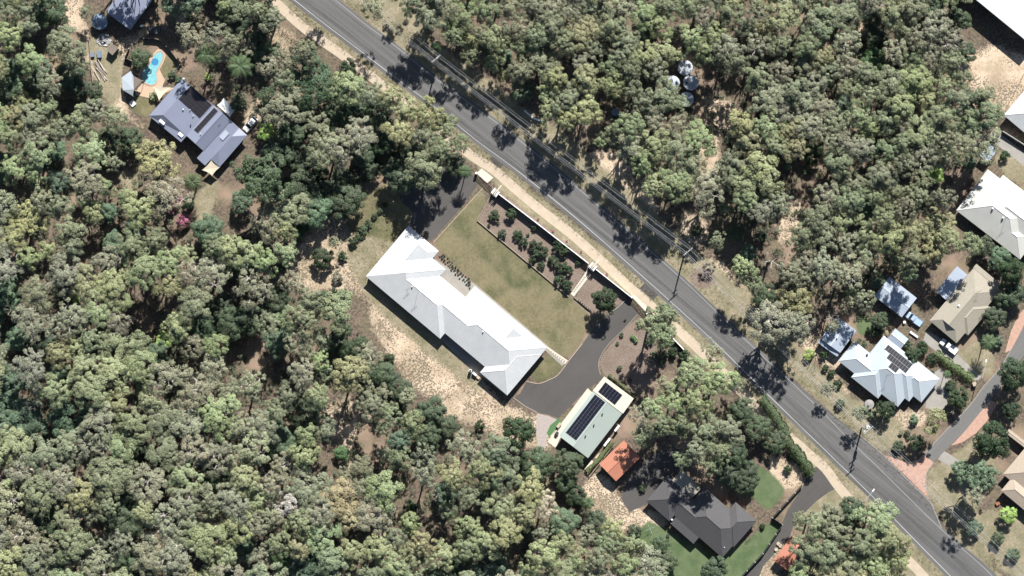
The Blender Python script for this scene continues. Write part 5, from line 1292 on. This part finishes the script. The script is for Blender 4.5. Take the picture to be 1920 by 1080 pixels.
hedge([(1425,745),(1450,775),(1475,815)], 2.6, 3.0, (.06,.09,.04), 'loose green hedge between the trees and lower footpath')
hedge([(1184,629),(1194,641)][:2], 1.0, .9, (.08,.16,.05), 'small bright green planter hedge in the mulch garden')
m = None

# undergrowth: one mass of low scrub and saplings over the bush floor
def undergrowth():
    C = []; N = []; Z = []
    random.seed(5); cnt = 0
    for poly, n in ((F1, 8000), (F2, 4600), (F3, 300), (F4, 1500), (F6, 200)):
        xs = [p[0] for p in poly]; ys = [p[1] for p in poly]
        for _ in range(n):
            x, y = random.uniform(min(xs), max(xs)), random.uniform(min(ys), max(ys))
            if not inpoly(x, y, poly): continue
            if any((a - x) ** 2 + (b_ - y) ** 2 < (c * .8) ** 2 for a, b_, c in GAPS if c) and random.random() < .75: continue
            p = W(x, y); r = random.uniform(.35, 1.3); h = random.uniform(.3, 2.6); k = int(26 + 26 * r)
            d = sph(k); d[:, 2] = np.abs(d[:, 2]); C.append(np.array([p.x, p.y, h * .4]) + d * np.array([r, r, h * .6]) * RNG.uniform(.7, 1, (k, 1)))
            nn = d + RNG.normal(size=(k, 3)) * .5; nn[:, 2] += .5; N.append(nn); Z.append(RNG.uniform(.14, .34, k)); cnt += 1
    me = leaf_mesh('undergrowth', np.concatenate(C), np.concatenate(N), np.concatenate(Z), 'leaf')
    o = bpy.data.objects.new('undergrowth', me); col.objects.link(o); o.color = (.05, .065, .035, 1); tag(o, 'low scrub and saplings covering the bush floor', 'undergrowth', kind='stuff')
    # dry grass tufts along the verges
    C = []; N = []; Z = []
    def tuft(x, y, k=7, s_=.16):
        p = W(x, y); d = RNG.normal(size=(k, 3)) * np.array([.16, .16, .03]) + np.array([p.x, p.y, .09]); C.append(d); nn = RNG.normal(size=(k, 3)); nn[:, 2] *= .4; N.append(nn); Z.append(RNG.uniform(.35, 1.0, k) * s_)
    for A, B, w0, w1, n in ((SWL, None, 7, 24, 1700), (NEL, None, -8, -40, 2300)):
        for _ in range(n):
            i = random.randrange(1, len(A) - 2); f = random.random(); x = A[i][0] + (A[i + 1][0] - A[i][0]) * f; y = A[i][1] + (A[i + 1][1] - A[i][1]) * f
            dx, dy = A[i + 1][0] - A[i][0], A[i + 1][1] - A[i][1]; d_ = math.hypot(dx, dy); w = random.uniform(w0, w1); tuft(x - dy / d_ * w, y + dx / d_ * w)
    yard = [(600,415),(700,360),(765,425),(690,520),(720,560),(830,650),(945,770),(1020,790),(900,795),(760,700),(700,600),(640,535),(560,545),(535,500)]
    for _ in range(9000):
        x, y = random.uniform(530, 1020), random.uniform(360, 800)
        if inpoly(x, y, yard): tuft(x, y, 5, .15)
    me = leaf_mesh('grass', np.concatenate(C), np.concatenate(N), np.concatenate(Z), 'leaf')
    o = bpy.data.objects.new('grass', me); col.objects.link(o); o.color = (.15, .13, .07, 1); tag(o, 'sparse dry grass tufts on verges and yard', 'grass', kind='stuff')
undergrowth()

# ------------------------------------------------------------------ LABELS FOR THE PLANTS
def bush_mass():
    """the smaller crowns of the bush beyond the 300 largest become one mass"""
    global plants
    eu = sorted([q for q in plants if q[5] == 'eucalyptus_tree'], key=lambda q: -q[3]); rest = eu[298:]; ids = {id(q) for q in rest}
    print('EUC', len(eu), 'MASS', len(rest))
    Vs = []; Cs = []; TV = MB(); cache = {}
    for root, px, py, r, word, kind in rest:
        a = root.rotation_euler[2]; ca, sa = math.cos(a), math.sin(a)
        for ch in list(root.children):
            if ch.name.startswith('crown'):
                me = ch.data
                if me.name not in cache:
                    v = np.empty(len(me.vertices) * 3, np.float32); me.vertices.foreach_get('co', v); cache[me.name] = v.reshape(-1, 4, 3)
                v = cache[me.name]; keep = RNG.random(len(v)) < .8; v = v[keep].reshape(-1, 3) * np.array(ch.scale)
                w = np.stack([v[:, 0] * ca - v[:, 1] * sa + root.location.x, v[:, 0] * sa + v[:, 1] * ca + root.location.y, v[:, 2]], 1)
                Vs.append(w); Cs.append(np.tile(np.array(ch.color), (len(w), 1)))
            bpy.data.objects.remove(ch)
        bpy.data.objects.remove(root)
    V = np.concatenate(Vs).astype(np.float32); Cc = np.concatenate(Cs).astype(np.float32); n = len(V) // 4
    me = bpy.data.meshes.new('bush_canopy'); me.vertices.add(4 * n); me.vertices.foreach_set('co', V.ravel()); me.loops.add(4 * n); me.loops.foreach_set('vertex_index', np.arange(4 * n, dtype=np.int32))
    me.polygons.add(n); me.polygons.foreach_set('loop_start', np.arange(0, 4 * n, 4, dtype=np.int32)); me.update(calc_edges=True)
    at = me.attributes.new('tint', 'FLOAT_COLOR', 'POINT'); at.data.foreach_set('color', Cc.ravel()); me.materials.append(M['leafmass'])
    o = bpy.data.objects.new('bush_canopy', me); col.objects.link(o); tag(o, 'mass of smaller eucalypt crowns filling the bush between the larger trees', 'bush', kind='stuff')
    plants = [q for q in plants if id(q) not in ids]
bush_mass()
def describe():
    rec = {}
    for i, (o, x, y, r, word, kind) in enumerate(plants):
        best = min(LANDMARKS, key=lambda L: (L[0][0] - x) ** 2 + (L[0][1] - y) ** 2); lx, ly = best[0]; dx, dy = x - lx, y - ly
        if abs(dx) > 2.2 * abs(dy): d = 'right of' if dx > 0 else 'left of'
        elif abs(dy) > 2.2 * abs(dx): d = 'below' if dy > 0 else 'above'
        else: d = ('lower' if dy > 0 else 'upper') + (' right of' if dx > 0 else ' left of')
        size = '' if kind in ('palm_tree', 'dead_tree', 'flowering_shrub') else ('broad ' if r > 33 else 'small ' if r < 22 else '')
        if kind == 'shrub': size = 'tiny ' if r < 6 else 'small ' if r < 10 else 'rounded '
        w = word.replace('large ', '')
        noun = {'eucalyptus_tree': 'eucalypt', 'broadleaf_tree': 'leafy tree', 'shrub': 'shrub', 'palm_tree': 'palm', 'dead_tree': 'dead tree', 'flowering_shrub': 'shrub'}[kind]
        base = f'{size}{w} {noun} {d} {best[1]}'; rec.setdefault(base, []).append((x, y, o, kind))
    ordw = ['first', 'second', 'third', 'fourth', 'fifth', 'sixth', 'seventh', 'eighth', 'ninth', 'tenth', 'eleventh', 'twelfth']
    for base, L in rec.items():
        L.sort(key=lambda q: q[0])
        for i, (x, y, o, kind) in enumerate(L):
            lab = base
            if len(L) == 2: lab += (', the left one' if i == 0 else ', the right one')
            elif len(L) > 2: lab += ', ' + ('leftmost' if i == 0 else 'rightmost' if i == len(L) - 1 else ordw[min(i, 11)] + ' from left')
            cat = {'eucalyptus_tree': 'tree', 'broadleaf_tree': 'tree', 'shrub': 'shrub', 'palm_tree': 'palm tree', 'dead_tree': 'dead tree', 'flowering_shrub': 'shrub'}[kind]
            grp = {'eucalyptus_tree': 'eucalyptus trees of the bush', 'broadleaf_tree': 'leafy trees around the houses and bush', 'shrub': 'shrubs in gardens and yards', 'palm_tree': 'palm trees in the gardens', 'dead_tree': 'dead trees in the bush', 'flowering_shrub': 'pink-flowering shrubs'}[kind]
            tag(o, lab, cat, grp)
describe()
